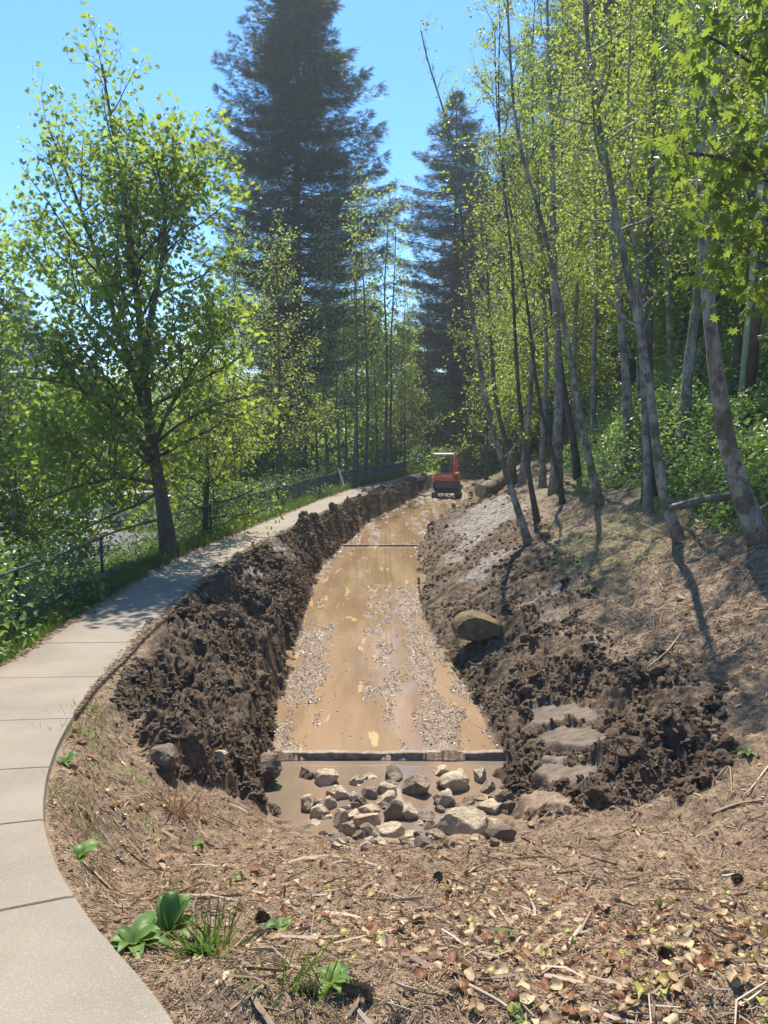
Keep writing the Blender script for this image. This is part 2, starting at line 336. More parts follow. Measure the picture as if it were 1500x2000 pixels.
# ================================================================== GROUND (one sheet)
def ground_mat():
    m, t, b = mat('ground_soil'); g = N(t); p = g.pos()
    mud, flo, wet, stp, moss, fst = [g.attr(k) for k in ('mud', 'floor', 'wet', 'step', 'moss', 'forest')]
    nb = g.noise(1.1, 5, .6); nm = g.noise(7, 5, .65); nf = g.noise(34, 4, .65); nff = g.noise(120, 3, .6)
    # litter: needles, dust, twigs
    fib = g.noise(60, 3, .6, g.map(p, (1, .25, 1)), 1.5)
    c = g.mix(g.ramp(nm, .35, .65), (.145, .092, .054), (.26, .178, .105)); c = g.mix(g.math('MULTIPLY', g.ramp(nf, .5, .68), .5), c, (.38, .28, .175))
    c = g.mix(g.math('MULTIPLY', g.ramp(fib, .52, .62), .6), c, (.075, .045, .028)); c = g.mix(g.math('MULTIPLY', g.ramp(nb, .55, .75), .5), c, (.16, .10, .065))
    c = g.mix(g.math('MULTIPLY', moss, g.ramp(nm, .4, .6)), c, (.16, .17, .05))
    fo = g.mix(g.ramp(nm, .4, .6), (.05, .042, .02), (.06, .085, .022)); c = g.mix(fst, c, fo)
    # churned mud
    dc = g.mix(g.ramp(nm, .38, .64), (.075, .050, .031), (.168, .117, .074)); dc = g.mix(g.math('MULTIPLY', g.ramp(nf, .55, .72), .55), dc, (.25, .185, .125))
    dc = g.mix(g.math('MULTIPLY', g.ramp(nb, .5, .7), .5), dc, (.065, .047, .034))
    ws = g.math('MULTIPLY', wet, g.ramp(nm, .36, .56)); dc = g.mix(ws, dc, g.mix(g.ramp(g.noise(16, 6, .75), .38, .6), (.08, .06, .048), (.25, .21, .18)))  # wet patches: lower roughness, plus a pale grey sheen painted into the colour
    dc = g.mix(stp, dc, g.mix(g.ramp(g.noise(9, 5, .7, g.map(p, (.7, 1.6, 1))), .35, .65), (.095, .07, .05), (.175, .135, .10)))
    # wet trench floor with chips
    fc = g.mix(g.ramp(nm, .35, .65), (.19, .13, .08), (.29, .205, .135)); fc = g.mix(g.ramp(nff, .58, .70), fc, (.40, .31, .235)); fc = g.mix(g.math('MULTIPLY', g.ramp(nf, .55, .7), .6), fc, (.13, .09, .065))
    c = g.mix(mud, c, dc); c = g.mix(flo, c, fc); g.L(c, b.inputs['Base Color'])
    r = g.mixf(mud, .9, g.mixf(ws, g.mixf(g.ramp(nm, .45, .6), .9, .7), .33)); r = g.mixf(stp, r, .75); r = g.mixf(flo, r, .27); g.L(r, b.inputs['Roughness'])
    g.L(g.mixf(g.math('MULTIPLY', mud, g.math('SUBTRACT', 1., ws)), .5, .22), b.inputs['Specular IOR Level'])
    h = g.math('ADD', nf, g.math('MULTIPLY', nff, .5)); bd = g.bump(h, g.mixf(stp, g.mixf(mud, .7, .8), .25), .03)
    g.L(bd, b.inputs['Normal']); return m
def grid_sheet():
    ny, nx = 1600, 900
    k = np.linspace(0, 1, ny); y1 = 1.0 + (62 + 2.5) * 0
    ys = -2.4 + 3.2 * np.exp(k * math.log((60 + 2.4) / 3.2))          # 0.8 .. 60
    ys = np.concatenate([np.linspace(-14, .7, 30), ys, 60 + np.geomspace(.6, 230, 40)])
    u = np.linspace(-1, 1, nx); wx = .60 * (np.maximum(ys, 0) + 1.3)
    xs = wx[:, None] * u[None] + 0
    out = np.geomspace(.02, 1, 36)
    lef = -wx[:, None] - out[None, ::-1] * (270 - wx)[:, None]; rig = wx[:, None] + out[None] * (270 - wx)[:, None]
    X = np.concatenate([lef, xs, rig], 1); Y = np.repeat(ys[:, None], X.shape[1], 1)
    return X, Y
X, Y = grid_sheet()
Zs, a_mud, a_floor, a_step, a_wet = surf(X, Y, True)
nr, nc = X.shape
onp = (X < xpr(Y)) & (X > xpl(Y)) & (Y < 60)
mb = MB(); i = np.arange(nr - 1)[:, None] * nc + np.arange(nc - 1)[None]
mb.add(np.stack([X, Y, Zs], -1), np.stack([i, i + 1, i + nc + 1, i + nc], -1).reshape(-1, 4))
M['soil'] = ground_mat()
g_o = mb.build('ground', M['soil'], smooth=True, kind='structure')
moss = np.zeros_like(X); sr = X - xr(Y)
moss += sm(fbm(X * .9, Y * .9, 3, 200), .0, .6) * sm(Y, 10, 13) * (sr > 1.5) * (sr < 6) * .9
moss += sm(fbm(X * 1.5, Y * 1.5, 3, 201), -.1, .5) * (X > xpr(Y)) * (X < xpr(Y) + .6) * sm(Y, 4.0, 4.8) * (1 - sm(Y, 7, 8)) * .8
forest = np.maximum(sm(sr, 4.2, 5.4) * sm(Y, 9, 13), sm(xpl(Y) - X, .02, .25)); forest = np.maximum(forest, sm(Y, 43, 47))
for nm, a in (('mud', a_mud * (1 - a_floor)), ('floor', a_floor), ('step', a_step * (1 - a_floor)), ('wet', a_wet), ('moss', moss), ('forest', forest)):
    at = g_o.data.attributes.new(nm, 'FLOAT', 'POINT'); at.data.foreach_set('value', a.astype(np.float32).ravel())
del X, Y, Zs, moss, forest
rng = np.random.RandomState(11)
# ------------------------------------------------------------------ concrete path
def path_mat():
    m, t, b = mat('path_concrete'); g = N(t); p = g.pos()
    n = g.noise(1.2, 6, .6); f = g.noise(150, 3, .7); f2 = g.noise(260, 2, .6); e = g.attr('var')
    c = g.mix(g.ramp(n, .3, .7), (.175, .147, .108), (.24, .203, .15)); c = g.mix(g.math('MULTIPLY', g.ramp(f, .50, .68), .55), c, (.38, .34, .28)); c = g.mix(g.math('MULTIPLY', g.ramp(f2, .56, .7), .6), c, (.15, .13, .11))
    c = g.mix(g.math('MULTIPLY', g.ramp(g.noise(2.6, 6, .7), .55, .7), .35), c, (.2, .175, .15))
    ed = g.math('MULTIPLY', e, g.ramp(g.noise(5, 6, .7), .3, .6)); c = g.mix(ed, c, (.17, .105, .055)); c = g.mix(g.math('MULTIPLY', g.ramp(g.noise(.8, 6, .7, g.map(p, (1, .5, 1))), .5, .66), .3), c, (.27, .20, .135)); g.L(c, b.inputs['Base Color'])
    b.inputs['Roughness'].default_value = .85; g.L(g.bump(f, .5, .006), b.inputs['Normal']); return m
M['path'] = path_mat()
# slabs as one continuous pavement sheet with grooved joints
yv = [-7.0]; jt = []
jy = []
for u, v in [(100, 1785), (50, 1616), (50, 1505), (80, 1408), (110, 1325), (150, 1258)]:
    hx, hy = hitf(lambda x, y: zpath(y), u, v); k = hy
    for _ in range(12): k = hy - ((hx - xpl(k)) / (xpr(k) - xpl(k)) - .5) * pwid(hy) * -float(np.clip(pslope(hy), -.7, .7)) * .5
    jy.append(float(k))
while jy[-1] < 56: jy.append(jy[-1] + 1.45)
jy = [jy[0] - 1.4 * k for k in (5, 4, 3, 2, 1)] + jy
ys = np.unique(np.concatenate([np.linspace(-7, 56, 700)] + [np.array([-.009, -.004, .004, .009]) + j for j in jy]))
us = np.array([0, .012, .03, .2, .5, .72, .725, .73, .9, .97, .988, 1.])
xa = xpl(ys) + .0; xb = xpr(ys)
wv = .02 * fbm(ys * 3, ys * 0 + 1, 3, 300)
Yp = np.repeat(ys[:, None], len(us), 1)
Yp = Yp + (us[None] - .5) * pwid(Yp) * -np.clip(pslope(Yp), -.7, .7) * .5
Xp = xpl(Yp) * (1 - us[None]) + xpr(Yp) * us[None]; Xp[:, -1] += wv; Xp[:, 0] += .03 * fbm(ys * 2.5, ys * 0 + 5, 3, 301)
Zp = zpath(Yp) + .012
for j in jy: Zp[np.abs(ys - j) < .006] -= .007
Zp[:, 0] -= .12; Zp[:, -1] -= .16; Zp[:, 1] -= .003; Zp[:, -2] -= .003
mb = MB(); nr, nc = Xp.shape; i = np.arange(nr - 1)[:, None] * nc + np.arange(nc - 1)[None]
var = np.zeros_like(Xp); var += np.exp(-us / .10)[None] * .9 + np.exp(-(1 - us) / .10)[None] * .75 * sm(ys, 6.5, 8.5)[:, None]
for j in jy: var[np.abs(ys - j) < .006] = .8
mb.add(np.stack([Xp, Yp, Zp], -1), np.stack([i, i + 1, i + nc + 1, i + nc], -1).reshape(-1, 4), var=np.clip(var.ravel(), 0, 1))
mb.build('path', M['path'], kind='structure')
# ------------------------------------------------------------------ muddy water
def water_mat(nm, c1, c2, c3):
    m, t, b = mat(nm); g = N(t); p = g.pos()
    n = g.noise(.9, 4, .55, g.map(p, (2.0, .35, 1))); n2 = g.noise(2.4, 3, .5, g.map(p, (1.9, .35, 1)))
    c = g.mix(g.ramp(n, .38, .62), c1, c2); c = g.mix(g.math('MULTIPLY', g.ramp(n2, .63, .66), .75), c, c3); g.L(c, b.inputs['Base Color'])
    b.inputs['Roughness'].default_value = .04; b.inputs['Specular IOR Level'].default_value = .5
    g.L(g.bump(g.noise(9, 3, .5), .03, .01), b.inputs['Normal']); return m
M['water'] = water_mat('muddy_water', (.22, .145, .083), (.29, .195, .118), (.50, .34, .165))
M['pool'] = water_mat('pool_water', (.17, .125, .09), (.23, .16, .10), (.36, .25, .13))
def water(name, y0, y1, z, m, grow=.15, n=60, zslope=0):
    ys = np.linspace(y0, y1, n); mb = MB(); v = []
    for y in ys: v += [[xl(y) - grow, y, z + zslope * (y - y0)], [xr(y) + grow, y, z + zslope * (y - y0)]]
    i = np.arange(n - 1) * 2; mb.add(v, np.stack([i, i + 1, i + 3, i + 2], -1)); mb.build(name, m, kind='structure')
water('water', 7.72, 22.38, .0, M['water'])
water('water', 22.5, 34.5, .03, M['water'], .1, 60, .0274)
water('water', 5.5, 7.6, -.05, M['pool'], .15)
# check boards across the trench
M['board'] = simple('wet_board', (.2, .155, .115), .5, 0, .4, 14, .6, 60)
def board(y, z0, label):
    mb = MB(); n = 30; a, b_ = xl(y) - .35, xr(y) + .35; xs = np.linspace(a, b_, n)
    zt = z0 + .010 * fbm(xs * 4, xs * 0, 3, 5); v = []
    for x, zz in zip(xs, zt): v += [[x, y - .035, -.35], [x, y - .035, zz - .006], [x, y - .028, zz], [x, y + .028, zz], [x, y + .035, zz - .006], [x, y + .035, -.35]]
    i = np.arange(n - 1)[:, None] * 6 + np.arange(5)[None]; mb.add(v, np.stack([i, i + 6, i + 7, i + 1], -1).reshape(-1, 4))
    mb.addl(v, [])
    mb.build('check_board', M['board'], label=label, category='check board')
board(7.65, .028, 'pale muddy check board across the near end of the trench, just behind the rocks')
board(22.44, .055, 'thin pale check board across the trench midway between the rocks and the digger')
# ------------------------------------------------------------------ parking lot below
mb = MB(); mb.add([[-70, 17, LOT], [-8.2, 17, LOT], [-6.5, 30, LOT], [-7.5, 60, LOT], [-12, 92, LOT], [-70, 92, LOT]], [[0, 1, 2, 3, 4, 5]])
M['asph'] = simple('asphalt_lot', (.17, .17, .17), .85, 0, .12, .8, .3, 60)
mb.build('parking_lot', M['asph'], kind='structure')
M['lwhite'] = simple('line_paint', (.75, .75, .72), .7); M['lyel'] = simple('yellow_paint', (.62, .42, .06), .7)
mb = MB()
for k in range(12): mb.box((-20 + k * 0, 34 + k * 2.7, LOT + .006), (5, .12, .004))
mb.build('parking_stripes', M['lwhite'], kind='structure')
mb = MB(); mb.box((-13.2, 31, LOT + .07), (.16, 9, .14), rz=-.35); mb.build('kerb', M['lyel'], kind='structure')
# ------------------------------------------------------------------ rocks
M['rock'] = None
def rock_mat(nm, a, b_, mc, mamt):
    m, t, b = mat(nm); g = N(t); n = g.noise(9, 6, .65); n2 = g.noise(45, 4, .7); n3 = g.noise(4, 5, .6)
    c = g.mix(g.ramp(n, .35, .65), a, b_); c = g.mix(g.math('MULTIPLY', g.ramp(n2, .5, .7), .5), c, tuple(x * .45 for x in a))
    geo = g.new('ShaderNodeNewGeometry'); sx = g.new('ShaderNodeSeparateXYZ'); g.L(geo.outputs['Normal'], sx.inputs[0])
    up = g.ramp(sx.outputs[2], .1, .8); c = g.mix(g.math('MULTIPLY', g.math('MULTIPLY', up, g.ramp(n3, .4, .55)), mamt), c, mc)
    g.L(c, b.inputs['Base Color']); b.inputs['Roughness'].default_value = .75; g.L(g.bump(g.noise(25, 6, .7), 1., .04), b.inputs['Normal']); return m
M['rock'] = rock_mat('riprap_rock', (.34, .25, .155), (.54, .425, .28), (.6, .49, .34), .6)
M['rockdark'] = rock_mat('wet_rock', (.16, .115, .072), (.28, .215, .14), (.36, .28, .19), .5)
M['rockmoss'] = rock_mat('mossy_rock', (.10, .068, .036), (.22, .155, .085), (.17, .12, .022), .95)
M['rockmud'] = rock_mat('muddy_stone', (.13, .09, .06), (.22, .16, .11), (.26, .2, .13), .5)
def icos(sub):
    import bmesh
    bm = bmesh.new(); bmesh.ops.create_icosphere(bm, subdivisions=sub, radius=1)
    v = np.array([p.co[:] for p in bm.verts]); f = np.array([[q.index for q in fc.verts] for fc in bm.faces]); bm.free(); return v, f
IC = {k: icos(k) for k in (1, 2, 3, 4)}
def rock_verts(seed, dims, facets=11, sub=4, rough=.05):
    r = np.random.RandomState(seed); v, f = IC[sub]; v = v.copy()
    for _ in range(facets):
        n = r.randn(3); n /= np.linalg.norm(n); d = r.uniform(.5, .86); k = v @ n
        v = v - np.maximum(k - d, 0)[:, None] * n
    nrm = v / np.linalg.norm(v, axis=1)[:, None]
    v = v + nrm * (rough * (vn(v[:, 0] * 3 + seed, v[:, 1] * 3 + v[:, 2] * 2) + .5 * vn(v[:, 0] * 8, v[:, 2] * 8 + v[:, 1] * 5 + seed)))[:, None]
    v = v / np.abs(v).max(0)
    return v * np.array(dims) / 2, f
def rock(u, v, wpx, hpx, seed, m, name='rock', label='', cat='rock', group=None, sink=.3, deep=1.0, rz=None, yy=None, rough=.05):
    # (u, v) is the centre of the rock in the photograph; find where its foot meets the ground
    x, y = hitf(lambda a, b: np.maximum(surf(a, b), np.where(b < 7.6, -.05, -5)), u, v + hpx * .38)
    if yy: x, y = P(u, v, yy)[:2]
    k_ = .88 if name == 'boulder' and wpx > 100 else 1.3; wd = wpx / F * y * k_; ht = hpx / F * y * 1.06 * min(1, k_); r = np.random.RandomState(seed + 900)
    vv, f = rock_verts(seed, (wd, wd * r.uniform(.65, .95) * deep, ht / (1 - sink)), rough=rough)
    vv = rot(vv, (r.uniform(-.15, .15), r.uniform(-.2, .2), (r.uniform(-.5, .5) if rz is None else rz)))
    z = max(gz(x, y), -.075 if y < 7.6 else -9)
    mb = MB(); mb.add(vv, f); o = mb.build(name, m, smooth=True); o.location = (x, y, z + ht * .5 - ht / (1 - sink) * sink * .45)
    try: o.data.set_sharp_from_angle(angle=R(28))
    except Exception: pass
    o['label'] = label; o['category'] = cat
    if group: o['group'] = group
    return o
RG = 'rocks piled in the pool below the check board'
RK = [(640,1516,42,30,'r','tan rock at the far left of the pool, nearest the board'),(694,1522,28,20,'r','small tan rock in the water right of the far left rock'),(766,1509,32,28,'d','squat dark-faced rock at the middle of the board'),
(815,1529,50,48,'d','large dark upright block rising from the open water'),(860,1502,26,20,'r','small pale rock against the board right of centre'),(886,1526,54,34,'r','long pale rock slanting beside the big dark block'),
(937,1513,25,27,'r','small upright rock near the board on the right side'),(900,1505,26,14,'r','low rock behind the long pale slanting one'),(662,1546,44,27,'r','broad light rock in the left of the pile'),
(722,1544,32,26,'d','dark angular rock in the middle left of the pile'),(755,1537,36,24,'r','light flat-topped rock below the squat middle one'),(759,1555,44,24,'r','light wedge rock in the centre of the pile'),
(636,1567,36,28,'r','rounded rock under the broad light one on the left'),(602,1567,28,32,'r','pale upright rock at the left edge of the pool'),(687,1552,24,20,'r','small stone between two broad rocks on the left'),
(707,1560,18,26,'d','narrow dark stone standing in the pile left of centre'),(766,1579,42,42,'d','tall blocky rock in the heart of the pile'),(866,1555,46,30,'r','rounded tan rock in the water under the long pale one'),
(915,1562,24,16,'d','small flat wet stone in the right-hand water'),(955,1572,50,22,'r','long flat pale stone lying in the right-hand water'),(972,1553,28,28,'d','dark round stone at the right edge of the water'),
(958,1534,34,24,'d','muddy rock against the right bank near the board'),(936,1554,28,12,'d','thin flat stone beside the dark round one'),(622,1583,38,26,'r','grey rock at the lower left of the pool edge'),
(664,1598,26,38,'r','tall pale stone standing on its end at lower left'),(688,1590,25,24,'r','small tan rock right of the tall pale stone'),(676,1575,21,14,'r','little rock above the tall pale stone'),
(720,1579,36,16,'r','flat light rock in the lower middle of the pile'),(717,1600,46,34,'r','large pale rock in the front left of the pile'),(801,1585,32,28,'r','tan rock at the right foot of the tall blocky one'),
(834,1591,34,17,'d','wet dark stone low in the water right of centre'),(758,1616,52,42,'r','big rounded rock at the front centre of the pile'),(720,1626,40,30,'d','brown split rock at the front, left of the big rounded one'),
(679,1621,32,32,'r','light rock at the front left corner of the pile'),(804,1626,40,22,'r','flat pale slab in front of the pile right of centre'),(838,1607,25,19,'r','small pale stone behind the flat slab in front'),
(848,1631,38,18,'d','low dark stone beside the flat slab in front'),(903,1603,84,48,'r','biggest rock of the pool, broad and tan at the right front'),(962,1606,42,20,'r','low rock tucked right of the biggest one'),
(976,1631,54,34,'m','muddy rock half buried right of the biggest one'),(826,1648,38,22,'m','mossy rock at the very front edge of the pool'),(745,1645,28,17,'r','small pale rock in front of the big rounded one'),
(790,1643,26,14,'d','small wet stone at the front of the pool'),(905,1574,28,17,'d','half-sunk stone above the biggest rock'),(857,1577,22,16,'d','small dark stone left above the biggest rock'),
(993,1574,22,22,'m','muddy stone at the foot of the right bank'),(655,1640,44,18,'m','mud-caked rock at the front left rim of the pool'),(724,1513,26,10,'r','thin white-lit stone lying in the water near the board'),
(598,1507,30,22,'m','mud-caked rock where the board meets the left bank')]
for k, (u, v, a, b_, c, l) in enumerate(RK):
    rock(u, v, a, b_, 40 + k, M[{'r': 'rock', 'd': 'rockdark', 'm': 'rockmud'}[c]], label=l, group=RG)
rock(934, 1228, 126, 52, 5, M['rockmoss'], 'boulder', 'large brown boulder with a mossy top on the right bank beside the trench', 'boulder', sink=.3, rz=.15, rough=.07)
rk2 = rs_ = np.random.RandomState(77); cnt = 0
while cnt < 62:
    u_, v_ = rk2.uniform(596, 1000), rk2.uniform(1505, 1655)
    if v_ < 1560 and rk2.rand() < .6 or (u_ > 780 and v_ < 1545): continue
    cnt += 1; rock(u_, v_, rk2.uniform(10, 26), rk2.uniform(8, 17), 300 + cnt, M[['rock', 'rockdark', 'rockmud'][cnt % 3]], name='rock', label='small broken stone wedged between the larger rocks of the pool', group=RG)
rock(318, 1480, 54, 42, 6, M['rockmud'], 'boulder', 'brown broken boulder at the near foot of the left mud bank', 'boulder', sink=.25)
rock(432, 1478, 26, 18, 8, M['rock'], 'stone', 'small tan stone on the left mud bank right of the broken boulder', 'stone')
rock(712, 972, 22, 18, 9, M['rockmud'], 'boulder', 'dark lump of rock on the path edge before the digger', 'boulder')
rock(1418, 1706, 24, 18, 10, M['rock'], 'stone', 'smooth white stone lying alone on the litter at lower right', 'stone', rough=.01)
rock(1207, 1758, 15, 13, 12, M['rock'], 'stone', 'small white pebble among the dry leaves, lower right of centre', 'stone', rough=.01)
rock(1330, 1168, 18, 8, 13, M['rock'], 'stone', 'small pinkish stone on the shaded right slope', 'stone')
rock(515, 1497, 60, 30, 14, M['rockmud'], 'stone', 'mud-caked stone on the left bank near the board end', 'stone')
rock(700, 1490+40, 14, 8, 15, M['rock'], 'stone', 'tiny pale stone in the shallow water near the far left rock', 'stone')
# ------------------------------------------------------------------ mud clods (uncountable)
def in_mud(x, y):
    a = poly_sd(MUDL, x, y); b = poly_sd(MUDR, x, y); fl = (x > xl(y) + .03) & (x < xr(y) - .03) & (y > 5.9)
    st = np.max([poly_sd(p_, x, y) for p_ in TONG], 0); return (np.maximum(a, b) + .1 * fbm(x * 2.2, y * 2.2, 3, 5) > .0) & ~fl & (st < .01), fl
def clods(n, ylo, yhi, smin, smax_, sub, seed, thr=None):
    r = np.random.RandomState(seed); y = ylo * (yhi / ylo) ** r.rand(n); x = r.uniform(-3.6, 5.2, n)
    if thr: x = xpr(y) + .0 + (xl(y) - xpr(y) - .0) * r.rand(n)
    ok, fl = in_mud(x, y)
    if thr: ok = ~fl
    dens = fbm(x * 1.3, y * 1.3, 3, 77); ok &= (dens > -.6 + .9 * r.rand(n)) & ((x < xr(y)) | (r.rand(n) > .75 * sm(y, 9.5, 13)))
    x, y = x[ok], y[ok]; z, _a, _b, _c, we = surf(x, y, True); kp = r.rand(len(x)) > we * .9; x, y, z = x[kp], y[kp], z[kp]; s = smin * (smax_ / smin) ** (r.rand(len(x)) ** 1.8)
    v0, f = IC[sub]; k = len(x); nv = len(v0); var = 6
    tm = []
    for q in range(var):
        rr = np.random.RandomState(seed * 10 + q); t = v0 * (1 + .75 * vn(v0[:, 0] * 1.7 + q * 9, v0[:, 1] * 1.7 + v0[:, 2] * 1.3)[:, None] + .35 * vn(v0[:, 0] * 4 + q, v0[:, 1] * 4 + v0[:, 2] * 3)[:, None]); t = t * rr.uniform(.7, 1.3, 3); tm.append(t)
    tm = np.array(tm); T = tm[r.randint(0, var, k)] * s[:, None, None]
    a = r.rand(k) * 6.28; ca, sa = np.cos(a)[:, None], np.sin(a)[:, None]
    V = np.stack([T[..., 0] * ca - T[..., 1] * sa, T[..., 0] * sa + T[..., 1] * ca, T[..., 2] * .75], -1) + np.stack([x, y, z + s * .15], -1)[:, None]
    return V.reshape(-1, 3), (f[None] + (np.arange(k) * nv)[:, None, None]).reshape(-1, 3)
def clod_mat():
    m, t, b = mat('mud_clod'); g = N(t); nm = g.noise(6, 5, .65); nf = g.noise(50, 4, .7)
    c = g.mix(g.ramp(nm, .36, .66), (.066, .044, .028), (.17, .118, .074)); c = g.mix(g.math('MULTIPLY', g.ramp(nf, .5, .66), .5), c, (.23, .16, .10)); g.L(c, b.inputs['Base Color'])
    b.inputs['Roughness'].default_value = .85; b.inputs['Specular IOR Level'].default_value = .2; g.L(g.bump(nf, 1.0, .03), b.inputs['Normal']); return m
M['clod'] = clod_mat()
mb = MB()
for a in ((110000, 5.5, 14, .004, .030, 1, 1), (5200, 5.5, 14, .022, .07, 3, 5), (60000, 13, 28, .010, .055, 1, 2), (7000, 26, 43, .03, .13, 1, 3), (160, 6, 12, .06, .10, 3, 4), (30000, 12, 40, .012, .06, 1, 6, 1), (260, 12, 38, .05, .12, 2, 7, 1)):
    V, f = clods(*a); mb.add(V, f)
mb.build('mud_clods', M['clod'], smooth=False, kind='stuff', label='dark crumbled lumps of dug mud on both trench banks', category='mud clods')
# wet chips and crumbs on the trench floor
r = np.random.RandomState(5); n = 24000; y = 7.8 * (34 / 7.8) ** r.rand(n); x = xl(y) + (xr(y) - xl(y)) * r.rand(n); z = surf(x, y); wl = zfl(y)
ok = (z > wl - .006) | (r.rand(n) < .03); x, y, z, wl = x[ok], y[ok], np.maximum(z, wl)[ok], wl[ok]; k = len(x); s = .003 + .007 * r.rand(k) ** 2.5 + .00035 * y; an = r.rand(k) * 3.14; el = .35 + .4 * r.rand(k)
q = np.array([[-1, -1], [1, -1], [1, 1], [-1, 1]]); px = q[None, :, 0] * s[:, None]; py = q[None, :, 1] * (s * el)[:, None]
V = np.stack([x[:, None] + px * np.cos(an)[:, None] - py * np.sin(an)[:, None], y[:, None] + px * np.sin(an)[:, None] + py * np.cos(an)[:, None], z[:, None] + .004 + (r.rand(k, 4) * .8) * s[:, None]], -1)
V2 = V - np.array([0, 0, .005]); VV = np.concatenate([V, V2], 1).reshape(-1, 3); b0 = np.arange(k)[:, None, None] * 8
fc = np.array([[0, 1, 2, 3], [0, 4, 5, 1], [1, 5, 6, 2], [2, 6, 7, 3], [3, 7, 4, 0]]); mb = MB(); mb.add(VV, (b0 + fc[None]).reshape(-1, 4))
M['chip'] = simple('wet_wood_chip', (.23, .165, .11), .35, 0, .5, 30); mb.build('wood_chips', M['chip'], kind='stuff', label='wet shredded chips strewn over the trench floor', category='wood chips')
# ================================================================== FOLIAGE KIT
T_LEAF = (np.array([[0,0,0],[.28,.27,.07],[.7,.24,.05],[1,0,-.08],[.7,-.24,.05],[.28,-.27,.07]]), np.array([[0,3,2,1],[0,5,4,3]]))
T_DIA = (np.array([[0,0,0],[.5,.32,.06],[1,0,-.04],[.5,-.32,.06]]), np.array([[0,2,1],[0,3,2]]))
def _maple():
    an = np.radians([180, 128, 100, 78, 55, 40, 24, 0, -24, -40, -55, -78, -100, -128]); rr = [.05, .42, .30, .62, .36, .72, .42, 1.0 * .62 + .0, .42, .72, .36, .62, .30, .42]
    v = [[.38, 0, 0]] + [[.38 + r_ * math.cos(a), r_ * math.sin(a), -.22 * r_ * r_ + (.05 if i % 2 else -.04)] for i, (a, r_) in enumerate(zip(an, rr))]
    n = len(an); return np.array(v), np.array([[0, 1 + i, 1 + (i + 1) % n] for i in range(n)])
T_MAPLE = _maple()
T_SPRAY = (np.array([[0,-.03,0],[0,.03,0],[1,0,-.08],[.15,.02,0],[.25,.02,0],[.62,.34,-.06],[.15,-.02,0],[.25,-.02,0],[.62,-.34,-.06],[.45,.02,-.01],[.55,.02,-.02],[.88,.24,-.1],[.45,-.02,-.01],[.55,-.02,-.02],[.88,-.24,-.1],[.02,.02,0],[.1,.03,0],[.34,.3,-.03],[.02,-.02,0],[.1,-.03,0],[.34,-.3,-.03]]), np.arange(21).reshape(7, 3))
T_BLADE = (np.array([[0,-.03,0],[0,.03,0],[.55,.022,.0],[.55,-.022,.0],[1,0,-.12]]), None)
def unit(a): return a / (np.linalg.norm(a, axis=-1, keepdims=True) + 1e-9)
def batch(mb, Pn, D, Nn, Sz, tpl, mi=0, var=None, wid=1.):
    Pn = np.asarray(Pn, float); D = unit(np.asarray(D, float)); B = unit(np.cross(Nn, D)); U = np.cross(D, B)
    v, f = tpl; k = len(Pn); Sz = np.broadcast_to(Sz, (k,))
    W = v[None, :, 0, None] * D[:, None] + v[None, :, 1, None] * wid * B[:, None] + v[None, :, 2, None] * U[:, None]
    V = Pn[:, None] + W * Sz[:, None, None]
    if var is None: var = np.random.RandomState(k).rand(k)
    vv = np.repeat(var, len(v)); F_ = (f[None] + (np.arange(k) * len(v))[:, None, None]).reshape(-1, f.shape[1])
    mb.add(V.reshape(-1, 3), F_, mi, vv)
def poly_sm(pts, n):
    pts = np.asarray(pts, float); t = np.concatenate([[0], np.cumsum(np.linalg.norm(np.diff(pts, axis=0), axis=1))]); t /= t[-1]
    k = np.linspace(0, 1, n); o = np.stack([np.interp(k, t, pts[:, j]) for j in range(3)], 1)
    for _ in range(2): o[1:-1] = (o[:-2] + 2 * o[1:-1] + o[2:]) / 4
    return o
def shoot(rng, p, d, L, n=6, up=.15, wig=.18):
    pts = [p]; d = unit(np.array(d, float))
    for _ in range(n):
        d = unit(d + rng.randn(3) * wig + np.array([0, 0, up])); pts.append(pts[-1] + d * L / n)
    return np.array(pts)
